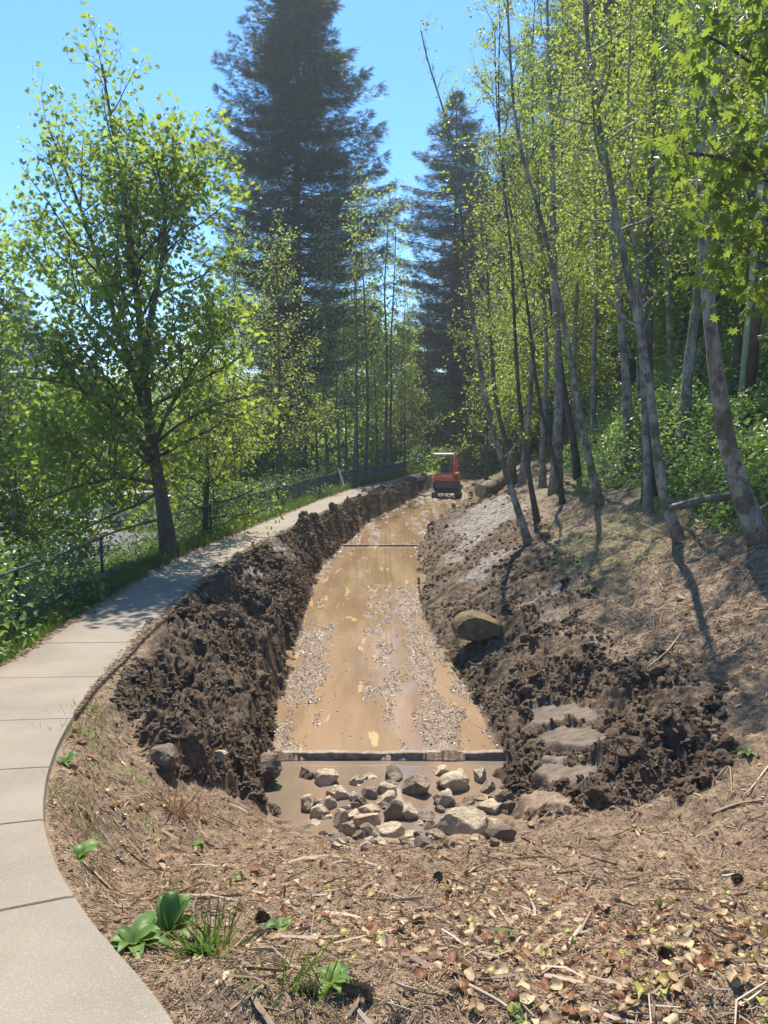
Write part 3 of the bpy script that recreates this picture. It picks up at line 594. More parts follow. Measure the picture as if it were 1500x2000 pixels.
def decid(rng, trunk, r0, r1, H0, nb, blen, leaf=.075, lpm=26, tpl=T_DIA, up=.14, elev=.6, twig=.42, ntw=6, cluster=.10, bias=None, forks=None, bside=7, droop=.25, nvar=.55, wood=None, crown=None, leaf0=.25, sides=7, tf=1.):
    """trunk polyline -> wood mesh (stem, limbs, twigs) and crown mesh (leaves)"""
    wood = wood or MB(); crown = crown or MB(); tr = poly_sm(trunk, 26); k = np.linspace(0, 1, 26)
    stems = [(tr, r0 + (r1 - r0) * k ** .8, H0)]
    wob = tr.copy(); wood.tube(tr, stems[0][1] * (1 + .5 * np.exp(-k * 26 / 1.6) * (r0 > .05)), sides, jit=.12, rng=rng)
    for fk in (forks or []):
        q = poly_sm(fk[0], 20); rr = np.linspace(fk[1], .012, 20); wood.tube(q, rr, max(5, sides - 1)); stems.append((q, rr, fk[2]))
    LP, LD = [], []
    for (st, rr, h0) in stems:
        tot = len(st); cnt = nb if st is tr else max(4, int(nb * .55))
        for b in range(cnt):
            t = h0 + (1 - h0) * ((b + rng.rand()) / cnt); i = min(tot - 2, int(t * (tot - 1))); fr = t * (tot - 1) - i; p = st[i] * (1 - fr) + st[i + 1] * fr
            az = b * 2.4 + rng.rand() * 1.2; e = elev * (.6 + .8 * t) + rng.uniform(-.2, .2)
            d = np.array([math.cos(az) * math.cos(e), math.sin(az) * math.cos(e), math.sin(e)])
            if bias is not None: d = unit(d + np.array(bias))
            L = blen(t) * rng.uniform(.7, 1.25)
            if L < .15: continue
            br = shoot(rng, p, d, L, 6, up * (1 - droop * 2 * (1 - t)), .14); r_b = max(.006, min(rr[i] * .5, .012 * L + .004)) * tf
            wood.tube(br, np.linspace(r_b, r_b * .25, 7), 4, caps=False)
            nt_ = max(2, int(ntw * L / 1.6 + 1))
            for c in range(nt_):
                s = .2 + .8 * (c + rng.rand()) / nt_; j = min(5, int(s * 6)); q = br[j] + (br[min(6, j + 1)] - br[j]) * (s * 6 - j)
                td = unit(d * .6 + rng.randn(3) * .65); tw = shoot(rng, q, td, twig * L * (1.15 - s) + .22, 3, .05 - droop * .3, .2)
                if tf > .6: wood.tube(tw, np.linspace(r_b * .35, .002, 4), 3, caps=False)
                LP.append(tw); LD.append(td)
            LP.append(br[3:]); LD.append(d)
    pts = []; dd = []
    for q, d in zip(LP, LD):
        L = np.linalg.norm(np.diff(q, axis=0), axis=1).sum(); m = max(3, rng.poisson(L * lpm)); s = rng.rand(m) ** .8 * (len(q) - 1); j = np.minimum(s.astype(int), len(q) - 2)
        pts.append(q[j] + (q[j + 1] - q[j]) * (s - j)[:, None]); dd.append(np.repeat(np.array(d)[None], m, 0))
    pts = np.concatenate(pts); dd = np.concatenate(dd); m = len(pts)
    off = rng.randn(m, 3) * cluster; pts = pts + off
    D = unit(off * 3 / cluster * .1 + dd * .5 + rng.randn(m, 3) * .6 - np.array([0, 0, droop + .1])); Nn = unit(rng.randn(m, 3) * nvar + np.array([0, 0, 1.]))
    batch(crown, pts, D, Nn, leaf * rng.uniform(.65, 1.25, m), tpl, var=rng.rand(m))
    return wood, crown
def tree(name, label, cat, trunk, woodm, leafm, group=None, **kw):
    rng = kw.pop('rng'); loc = np.array(trunk[0], float); w_, c_ = decid(rng, trunk, **kw)
    o = thing(name, label, cat, tuple(loc), 0, group)
    for mb_, nm, mm, sm_ in ((w_, 'trunk', woodm, True), (c_, 'crown', leafm, False)):
        q = mb_.build(nm, mm, None, smooth=sm_, loc=loc); q.location = (0, 0, 0); q.parent = o
    return o
def rise(u, v, y, z_extra, lean=(0, 0)):
    p = P(u, v, y); return p + np.array([lean[0], lean[1], z_extra])
# ------------------------------------------------------------------ conifers
def conifer(H, prof, zb, nwh, spray, seed, r0=.38, nbr=7, droop=.22, dens=1., dead=10, gap=0.12):
    rng = np.random.RandomState(seed); wood = MB(); cr = MB()
    k = np.linspace(0, 1, 24); tr = np.stack([.15 * np.sin(k * 5 + seed), .1 * np.cos(k * 4), k * H], 1); wood.tube(tr, r0 * (1 - k) ** .85 + .015, 9, jit=.08, rng=rng)
    PP, DD, NN, SS = [], [], [], []
    for w_ in range(nwh):
        t = (w_ + rng.rand()) / nwh; z = zb + (H - zb) * t ** .93; Lm = prof(z)
        for b in range(nbr):
            if rng.rand() < gap: continue
            az = rng.rand() * 6.283; L = Lm * rng.uniform(.5, 1.15); n = 8; s = np.linspace(0, 1, n)
            e0 = .28 * (z / H) - droop * 1.0; rad = np.array([math.cos(az), math.sin(az)])
            zz = z + L * (e0 * s + .22 * s ** 2.2 + .02 * rng.randn(n).cumsum() * .4); cx = rng.randn() * .12 * L
            lat = np.array([-rad[1], rad[0]]); br = np.stack([rad[0] * L * s + lat[0] * cx * s ** 2 + np.interp(z, tr[:, 2], tr[:, 0]), rad[1] * L * s + lat[1] * cx * s ** 2 + np.interp(z, tr[:, 2], tr[:, 1]), zz], 1)
            wood.tube(br, np.linspace(.012 * L + .01, .005, n), 3, caps=False)
            m = int(L * 30 * dens) + 6; q = .1 + .9 * rng.rand(m) ** .75; j = np.minimum((q * (n - 1)).astype(int), n - 2); c = br[j] + (br[j + 1] - br[j]) * (q * (n - 1) - j)[:, None]
            wl = (.10 + .30 * L * (1 - q) ** .7 * q ** .3) * rng.uniform(-1, 1, m); hang = -np.abs(rng.randn(m)) * .16
            c = c + np.stack([lat[0] * wl, lat[1] * wl, hang + .06 * rng.randn(m)], 1) + np.stack([rad[0] * np.abs(wl) * .5, rad[1] * np.abs(wl) * .5, 0 * wl], 1)
            sg = np.sign(wl)[:, None]; d = np.concatenate([rad[None] * .8 + lat[None] * sg * .7, (-.12 + .25 * q)[:, None]], 1) + rng.randn(m, 3) * .28
            PP.append(c); DD.append(d); NN.append(rng.randn(m, 3) * .45 + np.array([0, 0, 1.])); SS.append(spray * rng.uniform(.6, 1.3, m) * (.75 + .25 * min(1, L / 2)))
    PP = np.concatenate(PP); batch(cr, PP, np.concatenate(DD), np.concatenate(NN), np.concatenate(SS), T_SPRAY, var=rng.rand(len(PP)))
    for _ in range(dead):
        z = rng.uniform(zb * .3, zb + 2); az = rng.rand() * 6.28; q = shoot(rng, np.array([0, 0, z]), (math.cos(az), math.sin(az), -.1), rng.uniform(.8, 2.4), 5, -.03, .12); wood.tube(q, np.linspace(.03, .006, 6), 3, caps=False)
    return wood, cr
def put_conifer(name, label, wc, x, y, z, group=None):
    o = thing(name, label, 'tree', (x, y, z), 0, group); wc[0].build('trunk', M['firbark'], o, smooth=True); wc[1].build('crown', M['needle'], o); return o
def prof_of(pairs):
    a = np.array(pairs, float); return lambda z: float(np.interp(z, a[:, 0], a[:, 1]))
zf = .7; D1 = 48.; X1 = (588 - 750) / F * D1
fir = conifer(33, prof_of([(5.5, 2.0), (8, 4.6), (11, 5.3), (13.5, 6.3), (16, 6.3), (19, 5.5), (22, 4.8), (25, 3.9), (27, 3.0), (29, 2.1), (31, 1.2), (33, .2)]), 6, 80, .42, 3, r0=.42, nbr=8, dens=1.75, dead=22, gap=.1)
put_conifer('fir_tree', 'tallest dark fir, standing alone against the sky left of centre', fir, X1, D1, zf)
D2 = 58.; X2 = (882 - 750) / F * D2
fir2 = conifer(28.5, prof_of([(3, 2.0), (6, 4.5), (12, 4.9), (18, 4.4), (22, 3.3), (25, 2.1), (28.5, .2)]), 4, 62, .43, 4, r0=.4, nbr=8, dens=1.6, dead=14)
f2o = put_conifer('fir_tree', 'shorter pointed fir rising above the digger, against the sky', fir2, X2, D2, .4)
for (u, y, sc, z0, l) in [(1130, 50, 1.25, 3.5, 'tall dark fir showing through the alder crowns at upper right'), (1000, 66, .95, 1.5, 'brownish fir just right of the pointed fir above the digger'), (1290, 46, 1.1, 5, 'dark fir high behind the right-hand trunks'),
                       (60, 66, .62, -1.5, 'dark fir behind the maple crown at the left edge'), (-80, 60, .8, -1.5, 'dark fir at the far left beyond the parking lot'), (1460, 52, 1.05, 6, 'dark fir behind the utility pole'), (190, 100, .55, -2, 'dark fir at the far side of the parking lot'),
                       (548, 52, .55, .3, 'smaller fir with a dark trunk close left of the tallest fir'), (918, 62, .8, .5, 'fir with a dark trunk in the shade right behind the digger'), (640, 70, .55, .3, 'small dark fir behind the thin trunks left of the digger')]:
    copytree(f2o, ((u - 750) / F * y, y, z0), rz=u * .7, sc=sc, label=l)
# ------------------------------------------------------------------ right-hand alders, traced trunk by trunk
AG = 'slender alders on the right slope'
rs = np.random.RandomState
def alder(label, pts, y, rpx, seed, top=4., h0=.35, nb=34, bl=1.8, lpm=36, leaf=.075, m='alderbark', cat='tree', yd=None, group=AG, **kw):
    x0, y0 = hit(*pts[0]) if y is None else (P(pts[0][0], pts[0][1], y)[0], y)
    y = y0; tr = [P(u, v, y + (yd or 0) * i) for i, (u, v) in enumerate(pts)]
    tr[0][2] = gz(tr[0][0], y) - .12
    if top:
        d = unit(tr[-1] - tr[-2]); d = unit(d + np.array([0, 0, .6])); tr.append(tr[-1] + d * top * .5); tr.append(tr[-1] + unit(d + np.array([.1, 0, .3])) * top * .5)
    r0 = rpx / 2 / F * y
    return tree('alder_tree', label, cat, tr, M[m], M['alder'], group=group, rng=rs(seed), r0=r0, r1=.012, H0=h0, nb=nb, blen=lambda t: bl * (1.15 - .75 * t), leaf=leaf, lpm=lpm, cluster=.065, **kw)
alder('thickest pale spotted trunk curving up at the right edge of the photo', [(1492,1062),(1455,990),(1430,920),(1412,840),(1404,760),(1392,680),(1384,620),(1377,500),(1372,400),(1366,280),(1370,150),(1372,20)], 10.2, 40, 1, h0=.45, nb=26, bl=2.0)
alder('pale trunk with a bent foot, base in the bare slope left of the thickest trunk', [(1332,1078),(1300,1000),(1285,930),(1280,850),(1270,760),(1258,690),(1240,600),(1215,500),(1205,430),(1190,340),(1165,230),(1150,120)], 11.6, 21, 2, h0=.42, nb=26)
alder('dark mossy upright trunk running the full height just behind the bent-footed one', [(1270,950),(1264,850),(1263,760),(1268,620),(1266,500),(1270,380),(1275,250),(1276,100),(1278,0)], 15, 25, 3, m='darkbark', h0=.35, nb=34)
alder('slim dark-spotted trunk leaning left, rooted in the shade at mid slope', [(1172,1010),(1150,900),(1133,810),(1120,730),(1105,650),(1088,560),(1070,480),(1050,400),(1010,280),(1000,180)], 16.5, 15, 4, nb=30)
alder('straight grey trunk on the bare mound above the mud slope', [(1085,958),(1086,900),(1091,800),(1090,700),(1085,600),(1080,470),(1080,330),(1076,200),(1070,80)], 21, 23, 5, nb=36, bl=2.2)
alder('thin leaning trunk with a sparse crown standing out against the sky', [(1035,1062),(1010,990),(985,915),(965,850),(948,790),(935,700),(922,610),(912,540),(903,450),(893,350),(880,250),(855,180),(832,120),(822,60)], 15.5, 14, 6, top=0, h0=.18, nb=30, bl=1.0, lpm=12, leaf=.085)
alder('thin trunk rooted just right of the leaning sky-lined one', [(1050,1028),(1040,970),(1025,880),(1014,790),(1008,700),(1003,600),(1000,500),(985,380)], 18, 11, 7, nb=26, bl=1.5, m='darkbark')
alder('pale trunk left of the straight grey one, on the mound', [(1060,950),(1058,870),(1066,760),(1068,680),(1060,560),(1045,450),(1030,330)], 24, 13, 8, nb=30)
alder('crooked trunk just right of the straight grey one', [(1128,930),(1122,860),(1105,790),(1096,720),(1085,640),(1060,520),(1045,400),(1040,250)], 22, 14, 9, m='darkbark', nb=30)
alder('dappled trunk rising out of the brambles in the middle of the right wood', [(1228,900),(1226,800),(1222,720),(1210,600),(1203,500),(1190,400),(1170,300),(1160,150),(1158,20)], 19, 21, 10, nb=34, bl=2.1)
alder('pale trunk behind the bent-footed one, half hidden by brambles', [(1268,960),(1262,860),(1256,780),(1255,700),(1250,600),(1235,450)], 14, 16, 11, nb=24)
alder('leaning trunk crossing behind the thickest one', [(1335,760),(1345,700),(1358,620),(1366,540),(1374,440),(1392,300),(1400,120),(1402,0)], 17, 24, 12, nb=26)
alder('slight trunk slanting right beyond the thickest one', [(1345,780),(1375,680),(1395,590),(1420,520),(1440,440),(1490,340)], 20, 16, 13, nb=24, m='darkbark')
alder('thin double-looking trunk between the mound and the leaning one', [(1018,950),(1026,880),(1034,800),(1040,690),(1042,560),(1038,420)], 28, 13, 14, nb=28)
alder('dark trunk leaning left behind the mossy log', [(1008,920),(990,870),(970,800),(962,720),(955,620),(950,480)], 31, 13, 15, m='darkbark', nb=28, bl=2.0)
alder('straight thin trunk right of the dappled one, deep in the wood', [(1160,880),(1158,760),(1162,640),(1165,500),(1160,360),(1150,200)], 25, 12, 16, nb=32, bl=2.1)
alder('thin trunk seen between the bent-footed and thickest trunks, deep in the wood', [(1315,860),(1312,740),(1305,600),(1300,450),(1290,300),(1300,100)], 22, 14, 17, nb=32)
alder('lanky stem right beside the leaning sky-lined trunk higher on the slope', [(1100,985),(1085,900),(1060,820),(1045,740),(1035,640),(1020,520),(990,380)], 19, 9, 18, nb=24, lpm=20, m='darkbark')
# shared background alders
bgG = 'background alders filling the right wood'
protos = []
for k in range(4):
    rr = rs(60 + k); H = 13 + k; tr = [np.array([0, 0, 0.])]
    for i in range(6): tr.append(tr[-1] + np.array([rr.randn() * .25, rr.randn() * .2, H / 6]))
    o = tree('alder_tree', 'background alder with a slim pale trunk, deep in the wood on the right slope', 'tree', tr, M['alderbark'] if k % 2 else M['darkbark'], M['alder'], group=bgG, rng=rr, r0=.13, r1=.015, H0=.16, nb=46, blen=lambda t: 2.3 * (1.1 - .7 * t), leaf=.13, lpm=32, ntw=5, cluster=.24, tf=.5)
    protos.append(o)
used = set(); rr = rs(99); n = 0
for (x, y) in [(9, 18), (8.2, 23), (11, 21), (7.5, 28), (10.5, 27), (13.5, 25), (12, 31), (8.5, 33), (6.9, 38), (10, 38), (14, 36), (17, 30), (17, 40), (12.5, 44), (8.2, 45), (20, 36), (11.2, 15), (14, 19), (22, 46), (16, 50), (10.5, 53), (16.5, 23), (19, 27), (7, 50), (14, 57), (9.3, 25.5), (6.8, 33.5)]:
    k = n % 4; loc = (x + rr.randn() * .3, y + rr.randn() * .4, 0); z = gz(loc[0], loc[1]) - .1
    if k not in used and n < 4: o = protos[k]; o.location = (loc[0], loc[1], z); used.add(k)
    else: o = copytree(protos[k], (loc[0], loc[1], z), rz=rr.rand() * 6.28, sc=rr.uniform(.85, 1.15))
    n += 1
# thin trunks left of the digger, in front of the far woods
lg = 'thin trunks beyond the fence left of the digger'; lbl = {}
k0 = 0; thin = []
for k in range(3):
    rr = rs(160 + k); tr = [np.array([0, 0, 0.])]
    for i in range(6): tr.append(tr[-1] + np.array([rr.randn() * .12, rr.randn() * .12, 14 / 6]))
    thin.append(tree('thin_tree', 'slim tall tree beyond the fence, left of the digger', 'tree', tr, M['darkbark'], M['alder'], group='thin trunks beyond the fence left of the digger', rng=rr, r0=.10, r1=.015, H0=.2, nb=40, blen=lambda t: 1.5 * (1.1 - .5 * t), leaf=.17, lpm=8, ntw=4, cluster=.2, tf=.6))
for (u, y, hgt, l) in [(640, 40, 12, None), (662, 44, 13, None), (690, 38, 11, None), (712, 36, 14, None), (735, 46, 12, None), (748, 40, 15, None), (765, 43, 15, None), (782, 48, 13, None), (800, 52, 12, None), (835, 56, 12, None), (620, 50, 12, None), (675, 52, 13, None), (725, 54, 13, None)]:
    x = (u - 750) / F * y
    if k0 < 3: o = thin[k0]; o.location = (x, y, .85)
    else: o = copytree(thin[k0 % 3], (x, y, .85), rz=k0 * 1.3, sc=hgt / 14.)
    o['group'] = lg; o['label'] = 'slim tall tree beyond the fence, left of the digger'; k0 += 1
# yellow-green trees in front of the tall fir
def mid(label, u, vt, y, sp, seed, nb=44, leaf=.11, leafm='alder', h0=.15, lean=0, zb=None, r=.10, lpm=20, cat='tree', tpl=T_DIA, nm='broadleaf_tree', bias=None, el=.5, droop=.25, cl=.14):
    x = (u - 750) / F * y; z = zb if zb is not None else .9; zt = P(u, vt, y)[2]
    tr = [np.array([x, y, z - .2]), np.array([x + lean * .3, y, z + (zt - z) * .35]), np.array([x + lean * .6, y, z + (zt - z) * .7]), np.array([x + lean, y, zt])]
    return tree(nm, label, cat, tr, M['darkbark'], M[leafm], rng=rs(seed), r0=r, r1=.012, H0=h0, nb=nb, blen=lambda t: sp * (1.15 - .85 * t), leaf=leaf, lpm=lpm, tpl=tpl, elev=el, bias=bias, droop=droop, cluster=cl)
mid('yellow-green tree standing in front of the tallest fir', 548, 455, 30, 2.6, 21, nb=50)
mid('lower yellow-green tree left of the tallest fir, its top against the sky', 455, 470, 29, 2.3, 22, nb=46, lean=.3)
mid('light green bushy tree behind the fence below the tallest fir', 420, 640, 23, 2.2, 23, nb=40, zb=.2)
mid('bare-branched young tree just right of the tallest fir', 697, 470, 36, 1.3, 24, nb=26, lpm=5)
mid('small leafy tree with pale foliage in front of the dark trunks left of the digger', 790, 640, 44, 2.4, 25, nb=40)
mid('tree with bright backlit leaves over the fence right of the maple trunk', 395, 600, 17.5, 1.9, 26, nb=46, leaf=.10, leafm='bigleaf', h0=.12, zb=.6, r=.09, tpl=T_LEAF, bias=(.15, 0, 0), lean=.4)
mid('bushy young tree on the bank behind the big maple, screening the parked cars', 150, 800, 21, 2.6, 28, nb=50, leaf=.13, leafm='bigleaf', h0=.12, zb=-2.2, r=.08, tpl=T_LEAF, lpm=20)
mid('low leafy tree at the left edge in front of the parking lot', 30, 880, 19, 2.2, 29, nb=44, leaf=.13, leafm='maple', h0=.12, zb=-1.9, r=.07, tpl=T_LEAF, lpm=20)
mid('tree in the shade behind the mossy log', 950, 560, 42, 2.5, 27, nb=40, leaf=.13)
# ------------------------------------------------------------------ maples on the left
yM = 14.3
q = lambda u, v, dy=0: P(u, v, yM + dy)
mt = [q(333,1092), q(322,1010), q(308,930), q(292,840), q(282,740), q(276,640,.1), q(262,540,.2), q(248,430,.2), q(232,320,.2), q(214,220), q(200,125)]
mt[0][2] -= .1
forks = [([q(305,920), q(262,840,-.4), q(200,780,-.8), q(120,745,-1.2), q(30,735,-1.5)], .06, .35), ([q(290,820), q(250,700,.3), q(215,590,.4), q(180,470,.5), q(140,360,.5), q(95,250,.4)], .085, .35),
         ([q(283,700), q(300,600,-.3), q(318,500,-.4), q(322,400,-.5), q(300,290,-.4)], .06, .3), ([q(295,880), q(340,780,-.5), q(390,700,-.8), q(440,650,-1)], .05, .3), ([q(305,945), q(240,930,-.6), q(150,950,-.9), q(60,985,-1)], .045, .25), ([q(312,960), q(270,985,.5), q(210,1010,.8), q(150,1040,.9)], .035, .25), ([q(300,910), q(240,860,.8), q(150,850,1.2), q(60,880,1.3)], .05, .3),
         ([q(280,760), q(200,640,1), q(110,560,1.5), q(40,480,1.6)], .06, .3), ([q(262,520), q(330,440,.3), q(360,380,.3)], .035, .3)]
def maple_len(t): return 2.9 * (1.08 - .82 * t)
tree('maple_tree', 'big maple with a thick dark trunk growing beside the chain-link fence', 'tree', mt, M['darkbark'], M['maple'], rng=rs(31), r0=.155, r1=.015, H0=.2, nb=36, blen=maple_len, leaf=.108, lpm=21, tpl=T_MAPLE, nvar=.8, forks=forks, droop=.28, cluster=.11, ntw=5, sides=12, elev=.75)
tree('maple_tree', 'leafy maple cut by the left edge, branches low over the parking lot', 'tree', [np.array(a) for a in [(-10.3, 18.5, -1.6), (-10.2, 18.5, 1), (-10.0, 18.4, 4), (-9.9, 18.5, 6.5), (-9.8, 18.5, 8.4)]], M['darkbark'], M['maple'], rng=rs(32), r0=.18, r1=.02, H0=.2, nb=70, blen=lambda t: 3.4 * (1.1 - .8 * t), leaf=.13, lpm=18, tpl=T_MAPLE, droop=.45, cluster=.18, ntw=7)
tree('maple_tree', 'small young tree with drooping leafy boughs just outside the fence at far left', 'tree', [np.array(a) for a in [(-9.6, 15.6, -1.4), (-9.6, 15.6, .2), (-9.5, 15.6, 1.6), (-9.4, 15.5, 3.0)]], M['darkbark'], M['maple'], rng=rs(33), r0=.08, r1=.02, H0=.2, nb=40, blen=lambda t: 1.9 * (1.1 - .7 * t), leaf=.12, lpm=20, tpl=T_MAPLE, droop=.5, cluster=.14)
# bigleaf maple reaching in from the right
bt = [np.array([6.2, 7.2, gz(6.2, 7.2) - .2]), np.array([6.1, 7.2, 4]), np.array([5.9, 7.1, 6]), np.array([5.7, 7.0, 8.5]), np.array([5.5, 7, 10])]
bf = [([np.array([6.0, 7.2, 5.0]), P(1540, 380, 6.8), P(1470, 330, 6.6), P(1400, 300, 6.4), P(1345, 300, 6.3)], .035, .45), ([np.array([5.9, 7.1, 6.0]), P(1560, 200, 7.2), P(1480, 130, 7.1), P(1420, 90, 7.0), P(1380, 70, 7)], .035, .45),
      ([np.array([6.1, 7.2, 4.2]), P(1600, 600, 7.2), P(1510, 520, 7.3), P(1460, 500, 7.3)], .025, .5), ([np.array([5.8, 7.1, 7.0]), P(1600, 50, 6.6), P(1500, 20, 6.6)], .03, .4)]
tree('bigleaf_maple', 'maple reaching in from the right edge with large bright drooping leaves', 'tree', bt, M['darkbark'], M['bigleaf'], rng=rs(34), r0=.16, r1=.02, H0=.55, nb=22, blen=lambda t: 1.5 * (1.1 - .6 * t), leaf=.135, lpm=26, tpl=T_MAPLE, forks=bf, droop=1.3, nvar=1.3, cluster=.09, twig=.3, ntw=5, elev=.2)
# ------------------------------------------------------------------ far woods (one mass) and undergrowth
def scatter_leaves(name, m, Pn, size, seed, label, cat, upn=.7, tpl=T_DIA):
    r = rs(seed); k = len(Pn); mb = MB(); D = r.randn(k, 3) * [1, 1, .6] - [0, .1, .25]; Nn = r.randn(k, 3) * .6 + [0, 0, upn]
    batch(mb, Pn, D, Nn, size * r.uniform(.6, 1.3, k), tpl, var=r.rand(k)); return mb.build(name, m, kind='stuff', label=label, category=cat)
def blob_points(r, blobs, per, shell=.45):
    out = []
    for (x, y, z, rx, rz_) in blobs:
        n = int(per * rx * rx); d = unit(r.randn(n, 3)); s = (shell + (1 - shell) * r.rand(n)) ** .7; out.append(np.array([x, y, z]) + d * s[:, None] * np.array([rx, rx, rz_]))
    return np.concatenate(out)
r = rs(70); bl = []
for _ in range(300):
    y = r.uniform(24, 58); x = r.uniform(8.5, 30); bl.append((x, y, gz(x, y) + 1 + 12 * r.rand() ** 1.1, r.uniform(.7, 1.7), r.uniform(.6, 1.3)))
for _ in range(330):
    x = r.uniform(-34, 42); y = r.uniform(62, 86); zt = 13 if x > -8 else 9
    bl.append((x, y, r.uniform(.0, 1) ** 1.1 * zt + (1 if x > -6 else -1), r.uniform(1.4, 3), r.uniform(1.2, 2.6)))
for _ in range(90):
    x = r.uniform(-14, 10); y = r.uniform(49, 60); bl.append((x, y, r.uniform(.5, 5.5), r.uniform(1.0, 2.0), r.uniform(.9, 1.8)))
for _ in range(60):
    x = r.uniform(-50, -9); y = r.uniform(88, 98); bl.append((x, y, r.uniform(-2, 8), r.uniform(2, 3.4), r.uniform(1.5, 3)))
scatter_leaves('far_woods', M['far'], blob_points(r, bl, 190), .33, 71, 'mass of green woods closing the view behind all the trunks', 'woods')
# brambles covering the right slope
def under(n, xlo, xhi, ylo, yhi, fn, seed):
    r = rs(seed); y = ylo * (yhi / ylo) ** r.rand(n); x = r.uniform(xlo, xhi, n); hgt = fn(x, y); ok = hgt > .03; x, y, hgt = x[ok], y[ok], hgt[ok]
    z = surf(x, y) + hgt * r.rand(len(x)) ** .45; return np.stack([x, y, z], 1)
def hr(x, y):
    s = x - xr(y); e = sm(s + .5 * fbm(x * .7, y * .7, 2, 130), 4.3, 6.0) * sm(y + (x - 5) * .6, 9.8, 12.5); return e * (1.25 + .9 * fbm(x * .8, y * .8, 3, 131))
Pn = under(230000, 4.5, 24, 9.5, 46, hr, 72); scatter_leaves('brambles', M['bramble'], Pn, .105, 73, 'thick green brambles and ferns covering the upper right slope', 'undergrowth')
def hb(x, y): return sm(y, 43.5, 46) * (1.2 + .8 * fbm(x * .6, y * .6, 3, 140))
Pn = under(60000, -16, 14, 43.5, 60, hb, 74); scatter_leaves('thicket', M['far'], Pn, .2, 75, 'dim thicket on the ground behind the digger', 'undergrowth')
def hl(x, y):
    e = xpl(y) - x; far = sm(y, 15.5, 20); near = 1 - sm(y, 10.2, 12.0)
    a = sm(e + .15 * fbm(x * 3, y * 3, 2, 150), .12, .5) * (1 - sm(e, 2.8, 3.4)) * (near * (.95 + .5 * fbm(x * 1.2, y * 1.2, 2, 151)) + far * (.42 + .9 * sm(e, .8, 1.5) + .3 * fbm(x * .9, y * .9, 3, 152)) + .10)
    return np.where(e > 0, a, 0)
Pn = under(150000, -9, 6, 3.5, 42, hl, 76); scatter_leaves('fence_brambles', M['bramble'], Pn, .085, 77, 'low green brambles and weeds grown through the chain-link fence', 'undergrowth', tpl=T_LEAF)
# lawn slope below the fence by the lot
def hs_(x, y): e = xpl(y) - x; return np.where((e > 2.4) & (e < 9), .5 + .5 * fbm(x * .5, y * .5, 3, 160), 0)
Pn = under(50000, -16, -3, 8, 26, hs_, 78); scatter_leaves('bank_shrubs', M['bramble'], Pn, .12, 79, 'rough green growth on the bank between fence and parking lot', 'undergrowth')
# ================================================================== GRASS, LITTER, WEEDS
T_B = (np.array([[0,-.022,0],[0,.022,0],[.5,.018,.06],[.5,-.018,.06],[1,0,-.05]]), np.array([[0,1,2],[0,2,3],[3,2,4]]))
def blades(name, x, y, hgt, seed, label, m='grass', lean=.35, cat='grass', kind='stuff', wid=1.):
    r = rs(seed); k = len(x); z = surf(x, y); D = r.randn(k, 3) * lean; D[:, 2] = 1; Nn = r.randn(k, 3); Nn[:, 2] *= .2
    mb = MB(); batch(mb, np.stack([x, y, z - .01], 1), D, Nn, hgt * r.uniform(.5, 1.3, k), T_B, var=r.rand(k), wid=wid); return mb.build(name, M[m], kind=kind, label=label, category=cat)
r = rs(200); n = 46000; y = 3.6 * (42 / 3.6) ** r.rand(n); e = .02 + np.abs(r.randn(n)) * .45; x = xpl(y) - e; ok = (e < 2) & (fbm(x * 2, y * 2, 3, 180) > -.55 + .9 * r.rand(n) - .3 * (e > .3))
blades('verge_grass', x[ok], y[ok], .075 + .010 * y[ok], 201, 'strip of grass along the far side of the path under the fence')
# grass tufts near the path on the right side, on the slope
def tuft(u, v, n, rad, h, seed, label, m='grass', name='grass_tuft', cat='grass', grp=None):
    cx, cy_ = hit(u, v); r = rs(seed); x = cx + r.randn(n) * rad; y = cy_ + r.randn(n) * rad; k = n; z = surf(x, y); D = r.randn(k, 3) * .5; D[:, 2] = 1; D[:, 0] += (x - cx) / rad * .25; D[:, 1] += (y - cy_) / rad * .25; Nn = r.randn(k, 3); Nn[:, 2] *= .2
    mb = MB(); batch(mb, np.stack([x, y, z - .01], 1), D, Nn, h * 1.2 * r.uniform(.35, 1.2, k), T_B, var=r.rand(k), wid=.75); o = mb.build(name, M[m], loc=(cx, cy_, gz(cx, cy_)), label=label, category=cat)
    if grp: o['group'] = grp
    return o
for k, a in enumerate([(175, 1395, 130, .09, .12, 'round grass tuft beside the path where it bends'), (155, 1430, 170, .12, .10, 'wide low grass patch beside the path below the bend'), (150, 1590, 110, .10, .09, 'thin grass patch by the path, left of the dry stems'),
                       (125, 1540, 60, .06, .08, 'small grass tuft at the edge of the path slab'), (410, 1870, 110, .035, .17, 'bright grass tuft right of the big-leaved weed'), (300, 1210 + 30, 40, .05, .08, 'small grass tuft at the path edge by the mud bank'),
                       (355, 1745, 60, .06, .10, 'sparse dry grass tuft above the big-leaved weed'), (545, 1925, 40, .04, .15, 'tall thin grass stalks near the bottom edge, left of centre'), (620, 1960, 30, .035, .14, 'tall grass stalks at the bottom edge beside the yellow weed'), (320, 1150 + 30, 40, .05, .08, 'tuft on the path rim halfway up the mud bank'),
                       (940, 955, 300, .35, .2, 'light grass patch at the foot of the mossy log'), (1090, 1100, 80, .14, .14, 'grass patch at the rim of the right mud slope'), (1150, 1150, 60, .1, .12, 'grass tuft below the dark-spotted trunk')]):
    tuft(a[0], a[1], a[2], a[3], a[4], 210 + k, a[5])
tuft(345, 1590, 60, .03, .22, 240, 'clump of dry brown stems on the litter below the left mud bank', 'dryleaf', 'dry_stems', 'dry stems')
tuft(385, 1595, 30, .02, .15, 241, 'smaller clump of dry stems right of the first', 'dryleaf', 'dry_stems', 'dry stems')
